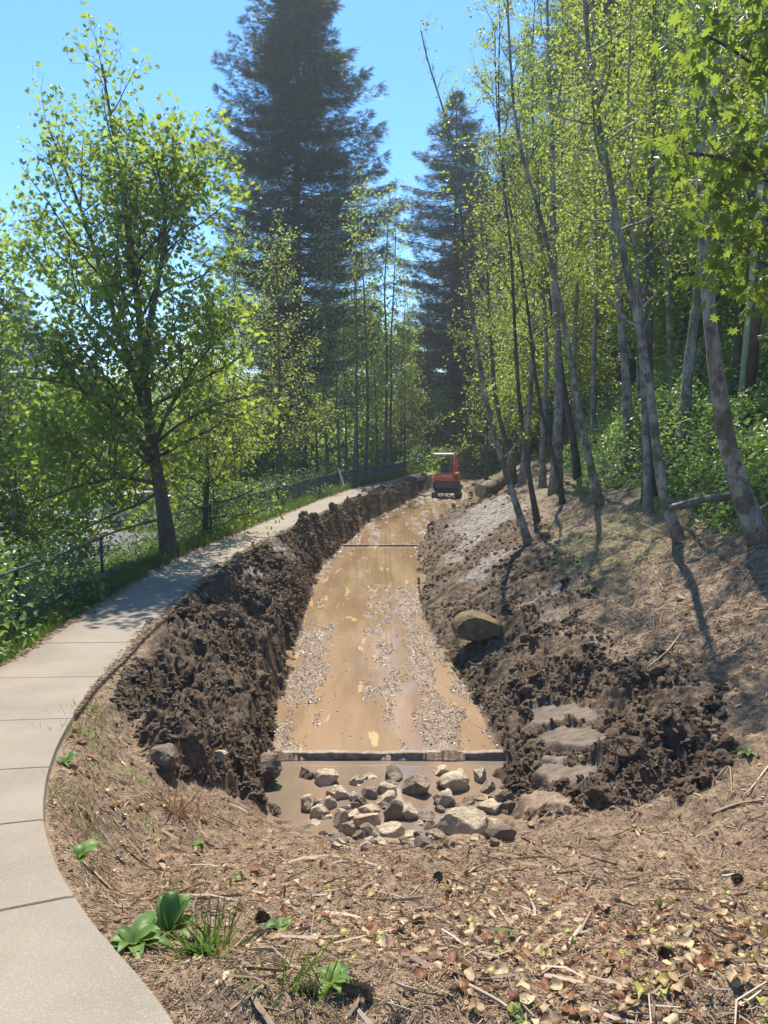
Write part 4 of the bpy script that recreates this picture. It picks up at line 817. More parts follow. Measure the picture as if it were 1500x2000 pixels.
def litter_xy(n, seed, y0=1.2, y1=14):
    r = rs(seed); y = y0 * (y1 / y0) ** r.rand(n); x = r.uniform(-.75, .95, n) * (y + .6); ok, fl = in_mud(x, y)
    fl &= y > 5.9; keep = ~ok & ~fl & (x > xpr(y) + .01) & (poly_sd(STEP, x, y) < -.02) & ~((y > 5.6) & (y < 7.8) & (x > xl(y) - .1) & (x < xr(y) + .1)) & ~((x > xr(y) + 4.6) & (y > 11)); return x[keep], y[keep], r
# twigs, needles, straw: thin three-sided slivers
def slivers(x, y, L, rad, r, flat=.12, lift=.004, onpath=False):
    k = len(x); z = surf(x, y); eps = .05; gx = (surf(x + eps, y) - z) / eps; gy = (surf(x, y + eps) - z) / eps
    if onpath: z = zpath(y) + .012; gx = 0; gy = 0
    a = r.rand(k) * 6.283; dx, dy = np.cos(a), np.sin(a); dz = dx * gx + dy * gy + r.randn(k) * flat; D = unit(np.stack([dx, dy, dz], 1)); c = np.stack([x, y, z + lift + rad + np.abs(r.randn(k)) * .004], 1)
    B = unit(np.cross(D, [0, 0, 1.])); U = np.cross(B, D); bend = r.randn(k, 1) * .08 * L[:, None]
    V = []
    for s, w_, b in ((-.5, .7, 0), (0, 1., 1), (.5, .5, 0)):
        for an in (0, 2.09, 4.19): V.append(c + D * (L * s)[:, None] + B * bend * b + (B * math.cos(an) + U * math.sin(an)) * (rad * w_)[:, None])
    V = np.stack(V, 1); f = np.array([[i + j, i + (j + 1) % 3, i + 3 + (j + 1) % 3, i + 3 + j] for i in (0, 3) for j in range(3)])
    return V.reshape(-1, 3), (f[None] + (np.arange(k) * 9)[:, None, None]).reshape(-1, 4)
def litter_mat(nm, cols):
    m, t, b = mat(nm); g = N(t); v = g.attr('var'); c = g.mix(g.ramp(v, .0, .5), cols[0], cols[1]); c = g.mix(g.ramp(v, .6, 1.), c, cols[2]); g.L(c, b.inputs['Base Color']); b.inputs['Roughness'].default_value = .7; return m
M['litter'] = litter_mat('needle_litter', ((.10, .056, .029), (.26, .165, .088), (.50, .38, .23)))
M['twig'] = litter_mat('twig_wood', ((.13, .08, .05), (.26, .18, .12), (.5, .4, .28)))
mb = MB(); x, y, r = litter_xy(120000, 301, 1.3, 9); L = (.012 + .032 * r.rand(len(x)) ** 2) * (.85 + .06 * y); V, f = slivers(x, y, L, .0009 + .00025 * y + .0010 * r.rand(len(x)) ** 3, r, .25); mb.add(V, f, 0, np.repeat(r.rand(len(x)), 9))
x, y, r = litter_xy(40000, 302, 7, 18); L = .04 + .10 * r.rand(len(x)) ** 2; V, f = slivers(x, y, L, .0032 + .002 * r.rand(len(x)), r, .3); mb.add(V, f, 0, np.repeat(r.rand(len(x)), 9))
mb.build('needle_litter', M['litter'], kind='stuff', label='brown needles and straw covering the bare slope', category='needle litter')
mb = MB(); x, y, r = litter_xy(2600, 303, 1.6, 16); kp = x > xpr(y) + .2; x, y = x[kp], y[kp]; L = (.08 + .28 * r.rand(len(x)) ** 3) * (.8 + .04 * y); V, f = slivers(x, y, L, .0025 + .006 * r.rand(len(x)) ** 3 + .0003 * y, r, .15, .006); mb.add(V, f, 0, np.repeat(r.rand(len(x)), 9))
mb.build('twig_litter', M['twig'], kind='stuff', label='small twigs scattered over the litter', category='twigs')
# needles blown onto the edges of the path
rp = rs(305); n = 8000; yy = 5.5 * (40 / 5.5) ** rp.rand(n); e = np.abs(rp.randn(n)) * .07 * sm(yy, 5.2, 9); sd_ = rp.rand(n) < .6; xx = np.where(sd_, xpr(yy) - e, xpl(yy) + e * .8); V, f = slivers(xx, yy, .02 + .04 * rp.rand(n), .0014 + .0003 * yy, rp, .05, .003, True); mb2 = MB(); mb2.add(V, f, 0, np.repeat(rp.rand(n) * .7, 9))
mb2.build('path_debris', M['litter'], kind='stuff', label='brown needles blown along both edges of the path', category='needle litter')
# bark crumbs
mb = MB(); x, y, r = litter_xy(9000, 306, 1.6, 10); k = len(x); v0, f0 = IC[1]; s = .004 + .010 * r.rand(k) ** 3 * (1 + .1 * y); z = surf(x, y)
V = v0[None] * s[:, None, None] * r.uniform(.5, 1.3, (k, 1, 3)) + np.stack([x, y, z + s * .4], 1)[:, None]; mb.add(V.reshape(-1, 3), (f0[None] + (np.arange(k) * len(v0))[:, None, None]).reshape(-1, 3), 0, np.repeat(r.rand(k), len(v0)))
mb.build('soil_crumbs', M['litter'], kind='stuff', label='crumbs of soil and bark among the needles', category='soil crumbs')
# curled dead leaves
def _curl(seed):
    r = np.random.RandomState(seed); n = 10; an = np.linspace(0, 2 * np.pi, n, endpoint=False); rr = .5 * (1 + .28 * r.randn(n).clip(-1, 1)); kx, ky = r.uniform(-2.2, 2.2, 2)
    v = [[0, 0, 0]] + [[a * math.cos(t), .8 * a * math.sin(t), 0] for a, t in zip(rr, an)] ; inn = [[.5 * p[0], .5 * p[1], 0] for p in v[1:]]
    v = np.array(v[:1] + inn + v[1:]); v[:, 2] = kx * v[:, 0] ** 2 + ky * v[:, 1] ** 2 + .04 * r.randn(len(v)); 
    f3 = [[0, 1 + i, 1 + (i + 1) % n] for i in range(n)]; f3 += [[1 + i, 1 + n + i, 1 + n + (i + 1) % n] for i in range(n)] + [[1 + i, 1 + n + (i + 1) % n, 1 + (i + 1) % n] for i in range(n)]
    return v, np.array(f3)
def leaves_on_ground(n, seed, m, name, label, dens=True, size=(.018, .05), y0=1.5, y1=7):
    x, y, r = litter_xy(n, seed, y0, y1)
    if dens:
        # the carpet thins towards the pool and to the left
        pr = sm(x - (xpr(y)), .25, 1.1) * (1 - sm(y, 3.0, 4.4) * .93) * np.clip(.55 + 1.1 * fbm(x * 1.6, y * 1.6, 3, 310), .08, 1); ok = r.rand(len(x)) < pr; x, y = x[ok], y[ok]
    k = len(x); z = surf(x, y); mb = MB(); q = r.randint(0, 6, k)
    for i in range(6):
        s = q == i; kk = s.sum()
        if not kk: continue
        D = r.randn(kk, 3); D[:, 2] *= .3; Nn = r.randn(kk, 3) * .45; Nn[:, 2] = 1
        batch(mb, np.stack([x[s], y[s], z[s] + .012 + .01 * r.rand(kk)], 1), D, Nn, r.uniform(*size, kk), _curl(seed + i), var=r.rand(kk))
    mb.build(name, M[m], kind='stuff', label=label, category='leaves', smooth=True)
leaves_on_ground(5600, 311, 'dryleaf', 'dead_leaves', 'carpet of curled tan and rust dead leaves across the foreground')
leaves_on_ground(650, 321, 'yleaf', 'fallen_yellow_leaves', 'yellowing fallen leaves mixed into the dead leaf carpet')
leaves_on_ground(500, 331, 'dryleaf', 'slope_leaves', 'scattered dry leaves on the right slope and below the mud banks', False, (.03, .07), 4, 12)
# rooted ground weeds: leafy rosettes
def weed(u, v, nl, L, seed, label, wid=1.0, up=.9, cat='weed', m='weed', name='weed_plant', tilt=None):
    x, y = hit(u, v); z = gz(x, y); r = rs(seed); mb = MB(); n = 9
    for i in range(nl):
        az = i * 2.4 + r.rand() if tilt is None else tilt[i][0]; el = r.uniform(.3, 1) * up if tilt is None else tilt[i][1]; l = L * r.uniform(.65, 1.15); s = np.linspace(0, 1, n); wd = wid * l * .17 * np.sin(np.pi * np.clip(s * .96 + .04, 0, 1) ** .75) + .003
        rad = l * s * math.cos(el); zz = l * (math.sin(el) * s - .45 * s ** 2.2); d = np.array([math.cos(az), math.sin(az)]); lt = np.array([-d[1], d[0]]); wv = .05 * l * np.sin(s * 12 + i)
        rows = []
        for q, f_ in ((-1, .32), (-.5, .12), (0, 0), (.5, .12), (1, .32)): rows.append(np.stack([d[0] * rad + lt[0] * wd * q, d[1] * rad + lt[1] * wd * q, zz + wd * f_ * 1.2 + wv * abs(q) * .4 + .005], 1))
        V = np.stack(rows, 1).reshape(-1, 3); k = (np.arange(n - 1)[:, None] * 5 + np.arange(4)[None]); mb.add(V, np.stack([k, k + 1, k + 6, k + 5], -1).reshape(-1, 4), 0, np.full(len(V), r.rand()))
    o = mb.build(name, M[m], smooth=True, label=label, category=cat); o.location = (x, y, z); return o
weed(262, 1850, 14, .17, 1, 'rosette of narrow leaves growing at the very edge of the concrete')
weed(330, 1828, 7, .25, 2, 'large weed with broad upright green leaves, beside the narrow-leaved rosette', .85, tilt=[(.3, 1.15), (.9, 1.1), (2.2, 1.2), (-.2, .9), (3.4, .7), (1.6, 1.3), (5.6, .8)])
weed(390, 1865, 6, .11, 3, 'bright broad-leaved weed inside the grass tuft right of the large weed', 1.1)
weed(155, 1678, 8, .13, 4, 'leafy green weed by the path above the first slab joint', 1.5)
weed(385, 1655, 6, .09, 5, 'small weed in the open litter left of the pool', 1.3)
weed(650, 1922, 6, .09, 6, 'yellow-green weed near the bottom edge left of centre', 1.1)
weed(548, 1812, 5, .07, 7, 'dark green sprig on the leaf carpet below the pool', 1.8)
weed(130, 1493, 6, .12, 8, 'weed on the path verge above the thin grass', 1.2)
weed(985, 1832, 4, .055, 9, 'glossy green leaf pair in the dead leaves right of centre', 2.2)
weed(1160, 1150, 7, .16, 10, 'single green weed standing on the right slope below the dark-spotted trunk', 1.0)
weed(1190, 1235, 5, .1, 11, 'tiny weed on the right slope beside the mud edge', 1.)
weed(470, 1720, 5, .07, 12, 'two-leaved seedling on the litter above the leaf carpet', 1.6)
weed(1460, 1475, 8, .12, 13, 'green weed at the right edge under the mossy log end', 1.2)
weed(1235, 1140 + 10, 4, .08, 14, 'little sprout by the pinkish stone on the slope', 1.1)
weed(1020, 1995, 5, .06, 15, 'green leaves at the bottom edge right of centre', 2.)
# moss clumps / pine cones
M['cone'] = simple('pine_cone', (.13, .085, .05), .8, 0, .4, 60)
def cone(u, v, seed, label):
    x, y = hit(u, v); mb = MB(); r = rs(seed); k = 70; i = np.arange(k); t = i / k; an = i * 2.399; L = .055; rr = .018 * np.sin(np.pi * (t * .9 + .08)) ** .6; a = r.rand() * 6
    c = np.stack([L * (t - .5), rr * np.cos(an) * .6, rr * np.sin(an) * .6], 1); D = np.stack([.5 + 0 * t, np.cos(an), np.sin(an)], 1); tp = (np.array([[0,-.3,0],[.9,-.5,.1],[1.1,0,.15],[.9,.5,.1],[0,.3,0],[.6,0,-.2]]), np.array([[0,1,2],[0,2,4],[4,2,3],[1,5,2],[2,5,3]]))
    batch(mb, c, D, np.stack([-1 + 0 * t, np.cos(an), np.sin(an)], 1), .013, tp); mb.tube([[-L / 2, 0, 0], [0, 0, 0], [L / 2, 0, 0]], [.004, .009, .004], 6)
    o = mb.build('pine_cone', M['cone'], label=label, category='pine cone'); o.location = (x, y, gz(x, y) + .016); o.rotation_euler = (0, .1, a); o['group'] = 'fir cones in the litter'
for k, a in enumerate([(605, 1940, 'leftmost of the fir cones near the bottom edge'), (688, 1942, 'fir cone beside the yellow-green weed'), (712, 1948, 'fir cone just right of the one by the weed'), (1440, 1720, 'fir cone below the smooth white stone'), (512, 1800, 'fir cone left of the dark green sprig'), (855, 1720, 'fir cone in the litter in front of the pool'), (1300, 1875, 'fir cone among leaves at lower right')]): cone(a[0], a[1], k, a[2])
# sticks (individually visible)
def stick(pts, rad, label, m='twig', lift=.012, name='stick', n=10, seed=1, varv=.8):
    w3 = []
    for (u, v) in pts: x, y = hit(u, v); w3.append([x, y, gz(x, y) + lift])
    q = poly_sm(w3, n); loc = q[0].copy(); mb = MB(); mb.tube(q, np.linspace(rad, rad * .5, n), 6, jit=.2, rng=rs(seed)); mb.var = [np.full(len(a), varv) for a in mb.var]
    o = mb.build(name, M[m], smooth=True, loc=loc, label=label, category='stick'); return o
for k, a in enumerate([([(455, 1916), (540, 1912), (605, 1903)], .006, 'pale straight stick near the bottom edge left of centre'), ([(910, 1930), (980, 1965), (1015, 1998)], .007, 'stick running to the bottom edge right of centre'), ([(1275, 1950), (1300, 1925), (1345, 1920)], .005, 'curved thin twig at lower right'),
                       ([(1250, 1860), (1300, 1890)], .005, 'short stick slanting through the leaves at lower right'), ([(1100, 1866), (1125, 1830), (1135, 1815)], .012, 'dark chunk of bark standing in the leaf carpet'), ([(1300, 1170), (1280, 1120), (1275, 1095)], .02, 'pale broken stick on the shaded right slope', ),
                       ([(1395, 1530), (1425, 1490), (1430, 1560)], .009, 'bent straw-coloured stalk on the right litter'), ([(1500, 1500), (1470, 1540), (1455, 1555)], .009, 'pale stalk at the right edge above the bare ground'), ([(1390, 1595), (1440, 1572), (1490, 1566)], .012, 'long brown stick near the right edge below the mud'),
                       ([(510, 1580), (540, 1584)], .010, 'short tan stick at the pool\'s left rim'), ([(1000, 1555), (985, 1580)], .014, 'pale stub of wood wedged by the right bank rocks'), ([(1260, 1310), (1300, 1280), (1330, 1240)], .012, 'stick lying across the upper mud edge on the right'),
                       ([(1190, 1020), (1230, 990), (1270, 960)], .018, 'pale stick leaning in the roots below the brambles')]):
    stick(a[0], a[1], a[2], seed=k, varv=.2 + .8 * ((k * 37) % 10) / 10)
# straw tangle on the shaded slope
r = rs(400); n = 900; x = r.uniform(3, 7.5, n); y = r.uniform(8.5, 14, n); ok, fl = in_mud(x, y); x, y = x[~ok], y[~ok]; mb = MB(); L = .2 + .4 * r.rand(len(x)); V, f = slivers(x, y, L, .003 + .003 * r.rand(len(x)), r, .45, .03); mb.add(V, f, 0, np.repeat(.3 + .7 * r.rand(len(x)), 9))
mb.build('straw_tangle', M['litter'], kind='stuff', label='tangle of dry straw and roots on the shaded right slope', category='straw')
# ================================================================== LOGS
M['cutwood'] = simple('cut_wood', (.36, .24, .14), .8, 0, .3, 20)
def log(name, label, pts, rad, m='mossbark', cap=True, n=16, seed=0, knots=2, cat='log'):
    q = poly_sm(pts, n); loc = q[0].copy(); mb = MB(); rr = np.interp(np.linspace(0, 1, n), np.linspace(0, 1, len(rad)), rad); mb.tube(q, rr, 14, jit=.14, rng=rs(seed))
    o = thing(name, label, cat, tuple(loc)); a = mb.build('log_body', M[m], smooth=True, loc=loc); a.location = (0, 0, 0); a.parent = o
    d = unit(q[0] - q[1]); u_ = unit(np.cross(d, [0, 0, 1.])); w_ = np.cross(d, u_); an = np.linspace(0, 6.283, 17)[:-1]
    if cap:
        mc = MB(); c = q[0] + d * .004; V = [c] + [c + (u_ * math.cos(t) + w_ * math.sin(t)) * rr[0] * .96 for t in an]; mc.add(V, [[0, 1 + i, 1 + (i + 1) % 16] for i in range(16)]); b = mc.build('cut_end', M['cutwood'], loc=loc); b.location = (0, 0, 0); b.parent = o
    return o
yl = 29.5
a0 = P(938, 968, yl - .8); a0[2] = gz(a0[0], a0[1]) + .32
log('mossy_log', 'thick mossy curved log rising to a broken stub, right of the digger', [a0, P(962, 952, yl), P(985, 935, yl + .5), P(998, 905, yl + .6), P(1003, 882, yl + .6)], [.26, .30, .28, .22, .16], seed=4)
log('log', 'mossy log end poking in from the right edge above the litter', [P(1452, 1352, 7.0), P(1480, 1362, 6.9), P(1530, 1378, 6.8), P(1620, 1400, 6.7)], [.045, .055, .06, .06], seed=5)
log('fallen_branch', 'pale fallen branch lying level between the bent-footed and thickest trunks', [P(1308, 992, 11.3), P(1340, 984, 11.2), P(1380, 974, 11.1), P(1432, 968, 11.0)], [.05, .06, .055, .06], m='alderbark', seed=6, cat='branch')
log('root', 'pale root curling out of the bank at the right edge', [P(1500, 985, 10.6), P(1478, 1000, 10.4), P(1490, 1030, 10.3), P(1520, 1045, 10.3)], [.03, .035, .03, .02], m='alderbark', seed=7, cat='root', cap=False)
# ================================================================== FENCE
M['fblack'] = simple('black_fence_steel', (.03, .032, .032), .4, .3, .2); M['galv'] = simple('dull_wire', (.06, .065, .065), .45, .4, .2); M['rail'] = simple('worn_rail', (.085, .09, .09), .4, .3, .25)
def fence():
    H = .93; ky = np.linspace(4, 44, 800); kx = xpl(ky) - .5; ds = np.concatenate([[0], np.cumsum(np.hypot(np.diff(kx), np.diff(ky)))])
    def at(s): y = np.interp(s, ds, ky); return np.interp(s, ds, kx), y, zpath(y) - .22
    s1 = np.interp(hit(97, 1235)[1], ky, ds)
    o = thing('chain_link_fence', 'black chain-link fence with a top rail running along the path', 'fence', (at(0)[0], at(0)[1], at(0)[2])); loc = np.array(o.location)
    def bl(mb, nm, m, sm_=False): a = mb.build(nm, m, smooth=sm_, loc=loc); a.location = (0, 0, 0); a.parent = o
    S_ = np.arange(s1 - 5.6, ds[-1], 2.8)
    for k, s in enumerate(S_):
        if s < 0: continue
        x, y, z = at(s); mb = MB(); l = .03 * math.sin(k * 2.1); mb.tube([[x, y, z - .4], [x + l * .5, y, z + H * .5], [x + l, y, z + H - .02]], .024, 8, smooth if False else 0)
        mb.tube([[x + l, y, z + H - .03], [x + l, y, z + H + .02]], [.03, .03], 8); bl(mb, 'post', M['fblack'], True)
    ss = np.arange(.05, ds[-1], .35); q = np.array([at(s) for s in ss]); q[:, 2] += H + .0 + .012 * np.sin(ss * 1.7); mb = MB(); mb.tube(q, .02, 8); bl(mb, 'top_rail', M['rail'], True)
    mb = MB(); p = .062; hh = H - .05
    for s in np.arange(0, ds[-1] - 1, p):
        for sg in (1, -1):
            a = at(s + (0 if sg > 0 else hh)); b = at(s + (hh if sg > 0 else 0)); A = np.array(a) + [0, 0, .03]; B = np.array(b) + [0, 0, .03 + hh]; off = .003 * sg
            d = unit(B - A); n1 = unit(np.cross(d, [1, .2, 0])); n2 = np.cross(d, n1); w_ = .0026 + .0004 * max(0, a[1] - 12) * .3
            V = [A + n1 * w_ + [off, 0, 0], A - n1 * w_ * .5 + n2 * w_ * .87 + [off, 0, 0], A - n1 * w_ * .5 - n2 * w_ * .87 + [off, 0, 0], B + n1 * w_ + [off, 0, 0], B - n1 * w_ * .5 + n2 * w_ * .87 + [off, 0, 0], B - n1 * w_ * .5 - n2 * w_ * .87 + [off, 0, 0]]
            mb.add(V, [[0, 1, 4, 3], [1, 2, 5, 4], [2, 0, 3, 5]])
    bl(mb, 'chain_link', M['galv'])
fence()
# leaning wooden stake beyond the fence
p0 = P(672, 950, 26); p1 = P(661, 915, 26.4); mb = MB(); mb.tube([p0, (p0 + p1) / 2, p1], .03, 5); M['stake'] = simple('stake_wood', (.4, .3, .18), .8); mb.build('stake', M['stake'], loc=p0, label='thin tan wooden stake leaning against the far part of the fence', category='stake')
# ================================================================== UTILITY POLE
M['pole'] = bark('pole_wood', (.10, .065, .045), (.17, .11, .075), .2, (.2, .15, .1)); M['conduit'] = simple('pale_green_conduit', (.36, .42, .30), .6, 0, .15)
yp = 17.; b0 = P(1458, 720, yp); b0[2] = gz(b0[0], b0[1]) - .3; t0 = P(1490, 200, yp) + [.35, 0, 3]
o = thing('utility_pole', 'brown wooden utility pole with a pale green strip down its left side', 'pole', tuple(b0)); d = t0 - b0; mb = MB(); mb.tube([[0, 0, 0], d * .5, d], [.165, .15, .13], 16); mb.build('pole_shaft', M['pole'], o, smooth=True)
mb = MB(); mb.tube([d * 0 + [-.165, -.07, 0], d * .5 + [-.15, -.07, 0], d + [-.13, -.07, 0]], .068, 10); mb.build('conduit', M['conduit'], o, smooth=True)
mb = MB(); mb.box(d * .93 + np.array([0, -.16, 0]), (2.2, .1, .12)); mb.build('cross_arm', M['pole'], o)
# ================================================================== EXCAVATOR
def paint(nm, c, rough=.4, dirt=.5, dc=(.16, .12, .08)):
    m, t, b = mat(nm); g = N(t); n = g.noise(3.5, 6, .65); c_ = g.mix(g.math('MULTIPLY', g.ramp(n, .5, .68), dirt), c, dc); g.L(c_, b.inputs['Base Color']); b.inputs['Roughness'].default_value = rough; g.L(g.bump(g.noise(20, 4), .15, .01), b.inputs['Normal']); return m
M['orange'] = paint('orange_paint', (.72, .10, .025), .35, .3); M['dkgrey'] = paint('dark_grey_paint', (.05, .052, .05), .5, .5); M['rubber'] = paint('track_rubber', (.025, .023, .02), .8, .7, (.12, .09, .06)); M['white'] = paint('white_canopy', (.75, .76, .74), .4, .1)
M['seat'] = simple('black_vinyl', (.02, .02, .022), .5); M['steel'] = simple('bright_steel', (.5, .5, .48), .25, .9); M['letter'] = simple('white_decal', (.8, .78, .72), .5); M['lens'] = simple('pale_orange', (.8, .4, .15), .25); M['gpipe'] = M['dkgrey']  # lens: paler orange of the small block on the engine cover
def bevel(o, w_=.03, seg=2):
    md = o.modifiers.new('bevel', 'BEVEL'); md.width = w_; md.segments = seg; md.limit_method = 'ANGLE'; return o
def excavator():
    ex = (873 - 750) / F * 35.2; ey = 35.2
    o = thing('mini_excavator', 'small orange tracked excavator with a white canopy at the far end of the trench', 'excavator', (ex, ey, gz(ex, ey) + .0), R(-3)); o.location.z = zfl(ey) + .0; o.scale = (.92, .92, .92)
    def part(nm, m, fn, par=o, bv=.02, sm_=False):
        mb = MB(); fn(mb); a = mb.build(nm, m, par, smooth=sm_)
        if bv: bevel(a, bv)
        return a
    for sx in (-1, 1):
        def trk(mb):
            n = 28; an = np.linspace(0, 2 * np.pi, n, endpoint=False); c = np.cos(an); s = np.sin(an); y = np.sign(c) * .72 * (np.abs(c) > .02) + c * .22 + .9; z = .235 + s * .235; v = []
            for X_ in (sx * .62 - .15, sx * .62 + .15): v += [[X_, a, b] for a, b in zip(y, z)]
            mb.addl(v, [list(range(n))[::-1], list(range(n, 2 * n))] + [[i, (i + 1) % n, n + (i + 1) % n, n + i] for i in range(n)])
            for i in range(n):
                yy, zz = y[i], z[i]; mb.box((sx * .62, yy, zz), (.31, .05, .05), tilt=(an[i], 0, 0))
        a = part('track', M['rubber'], trk, bv=0)
        for yy in (.05, .42, .75, 1.08, 1.42, 1.75):
            w2 = MB(); big = yy in (.05, 1.75); w2.tube([[sx * .62 - .17, yy, .235 if big else .13], [sx * .62 + .17, yy, .235 if big else .13]], .17 if big else .09, 14); w2.build('roller' if not big else 'sprocket', M['dkgrey'], a)
    part('undercarriage', M['dkgrey'], lambda mb: (mb.box((0, .9, .34), (.95, .9, .18)), mb.tube([[0, .9, .40], [0, .9, .56]], .36, 20)))
    bl_ = part('dozer_blade', M['orange'], lambda mb: (mb.box((0, 2.25, .26), (1.45, .07, .36)), mb.box((-.3, 1.9, .25), (.09, .7, .1)), mb.box((.3, 1.9, .25), (.09, .7, .1))))
    part('light_tool', M['steel'], lambda mb: (mb.box((-.12, .02, .2), (.13, .05, .12)), mb.box((.12, .02, .18), (.18, .05, .07))))
    def cw(mb):   # rounded rear counterweight
        n = 14; an = np.linspace(np.pi, 2 * np.pi, n); v = []; 
        for z, k in ((.50, .94), (.58, 1.0), (.86, 1.0)): v += [[.73 * k * math.copysign(abs(math.cos(a)) ** .45, math.cos(a)), .62 - .62 * k * abs(math.sin(a)) ** .55, z] for a in an]
        m_ = n; f = [[r_ * m_ + i, r_ * m_ + i + 1, (r_ + 1) * m_ + i + 1, (r_ + 1) * m_ + i] for r_ in range(2) for i in range(m_ - 1)] + [list(range(m_))[::-1], list(range(2 * m_, 3 * m_))] + [[m_ - 1, 0, m_, 2 * m_ - 1], [2 * m_ - 1, m_, 2 * m_, 3 * m_ - 1]]
        mb.addl(v, f)
    part('counterweight', M['dkgrey'], cw, bv=.015)
    part('deck', M['dkgrey'], lambda mb: mb.box((0, 1.1, .63), (1.4, 1.0, .14)))
    def cover(mb):
        n = 14; an = np.linspace(np.pi, 2 * np.pi, n); v = []
        for z, k in ((.875, .97), (1.0, .98), (1.24, .94), (1.33, .86)): v += [[.70 * k * math.copysign(abs(math.cos(a)) ** .4, math.cos(a)), .64 - .58 * k * abs(math.sin(a)) ** .5, z - (.06 * (k < .9) * (1 if math.cos(a) < -.5 else 0))] for a in an]
        m_ = n; f = [[r_ * m_ + i, r_ * m_ + i + 1, (r_ + 1) * m_ + i + 1, (r_ + 1) * m_ + i] for r_ in range(3) for i in range(m_ - 1)] + [list(range(m_))[::-1], list(range(3 * m_, 4 * m_))] + [[(r_ + 1) * m_ - 1, r_ * m_, (r_ + 1) * m_, (r_ + 2) * m_ - 1] for r_ in range(3)]
        mb.addl(v, f)
    ec = part('engine_cover', M['orange'], cover, bv=.02)
    part('side_cover', M['orange'], lambda mb: mb.box((.5, .95, 1.02), (.36, .7, .62)), bv=.04); part('side_cover', M['orange'], lambda mb: mb.box((-.55, .95, .9), (.25, .7, .36)), bv=.04)
    part('vent_grille', M['dkgrey'], lambda mb: [mb.box((.47, .075, .96 + .05 * i), (.2, .03, .025)) for i in range(5)], ec, bv=0)
    part('corner_block', M['lens'], lambda mb: mb.box((.50, .13, 1.29), (.22, .1, .09)), ec, bv=.02); part('handle', M['steel'], lambda mb: mb.box((-.52, .12, 1.30), (.2, .06, .04)), ec, bv=.01)  # paler orange block at the cover's upper right, then the steel handle
    cu = bpy.data.curves.new('t', 'FONT'); cu.body = 'Kubota'; cu.size = .17; cu.align_x = 'CENTER'; cu.extrude = .003; to = bpy.data.objects.new('t', cu); COL.objects.link(to)
    bpy.context.view_layer.update(); me = bpy.data.meshes.new_from_object(to.evaluated_get(bpy.context.evaluated_depsgraph_get())); bpy.data.objects.remove(to); me.materials.clear(); me.materials.append(M['letter'])
    dc = bpy.data.objects.new('decal', me); COL.objects.link(dc); dc.parent = ec; dc.rotation_euler = (R(90), 0, 0); dc.location = (-.02, .038, 1.12)
    st = part('seat', M['seat'], lambda mb: (mb.box((-.1, .98, 1.2), (.48, .5, .14)), mb.box((-.1, .72, 1.48), (.44, .13, .5))), bv=.05); part('headrest', M['seat'], lambda mb: mb.box((-.1, .72, 1.76), (.26, .1, .12)), st, bv=.03)
    part('seat_base', M['dkgrey'], lambda mb: mb.box((-.1, .95, .92), (.6, .6, .44)))
    part('control_lever', M['dkgrey'], lambda mb: (mb.tube([[-.42, 1.1, 1.0], [-.45, 1.15, 1.4], [-.45, 1.2, 1.55]], .018, 6), mb.tube([[.25, 1.1, 1.0], [.28, 1.15, 1.4], [.28, 1.2, 1.55]], .018, 6)), bv=0)
    rf = part('canopy', M['white'], lambda mb: mb.box((-.14, 1.0, 2.27), (1.04, 1.15, .085)), bv=.025)
    part('canopy_post', M['dkgrey'], lambda mb: mb.tube([[.30, .55, 1.2], [.31, .6, 1.8], [.30, .7, 2.25]], .032, 8), bv=0); part('canopy_post', M['dkgrey'], lambda mb: mb.tube([[.12, .5, 1.2], [.12, .52, 1.8], [.12, .6, 2.25]], .022, 8), bv=0)
    # boom folded up in front, stick hanging beside it
    def boom(mb):
        prof = [(1.55, .75), (1.80, .80), (2.05, 1.55), (1.85, 2.22), (1.62, 2.32), (1.70, 2.10), (1.82, 1.55), (1.60, 1.05)]; v = [[.42 - .07, a, b] for a, b in prof] + [[.42 + .07, a, b] for a, b in prof]; n = len(prof)
        mb.addl(v, [list(range(n)), list(range(n, 2 * n))[::-1]] + [[i, n + i, n + (i + 1) % n, (i + 1) % n] for i in range(n)])
    part('boom', M['orange'], boom, bv=.015)
    part('stick_arm', M['orange'], lambda mb: (mb.box((.28, 1.2, 1.80), (.10, .16, .92), tilt=(.12, 0, 0)), mb.box((.53, 1.15, 1.82), (.11, .16, .96), tilt=(.05, 0, 0))), bv=.02)
    part('hydraulic_ram', M['steel'], lambda mb: (mb.tube([[.33, 1.05, 1.35], [.36, 1.05, 2.2]], .022, 8), mb.tube([[.45, 1.02, 1.3], [.44, 1.02, 2.25]], .02, 8)), bv=0, sm_=True)
    part('swing_bracket', M['dkgrey'], lambda mb: mb.box((.35, 1.62, .72), (.34, .3, .3)))
    def bucket(mb):
        an = np.linspace(-.4, 2.8, 9); v = []
        for X_ in (.18, .66): v += [[X_, 2.35 + .26 * math.cos(a), .85 + .26 * math.sin(a)] for a in an]
        mb.addl(v, [list(range(9)), list(range(9, 18))[::-1]] + [[i, i + 1, 10 + i, 9 + i] for i in range(8)])
    part('bucket', M['dkgrey'], bucket, bv=0)
excavator()
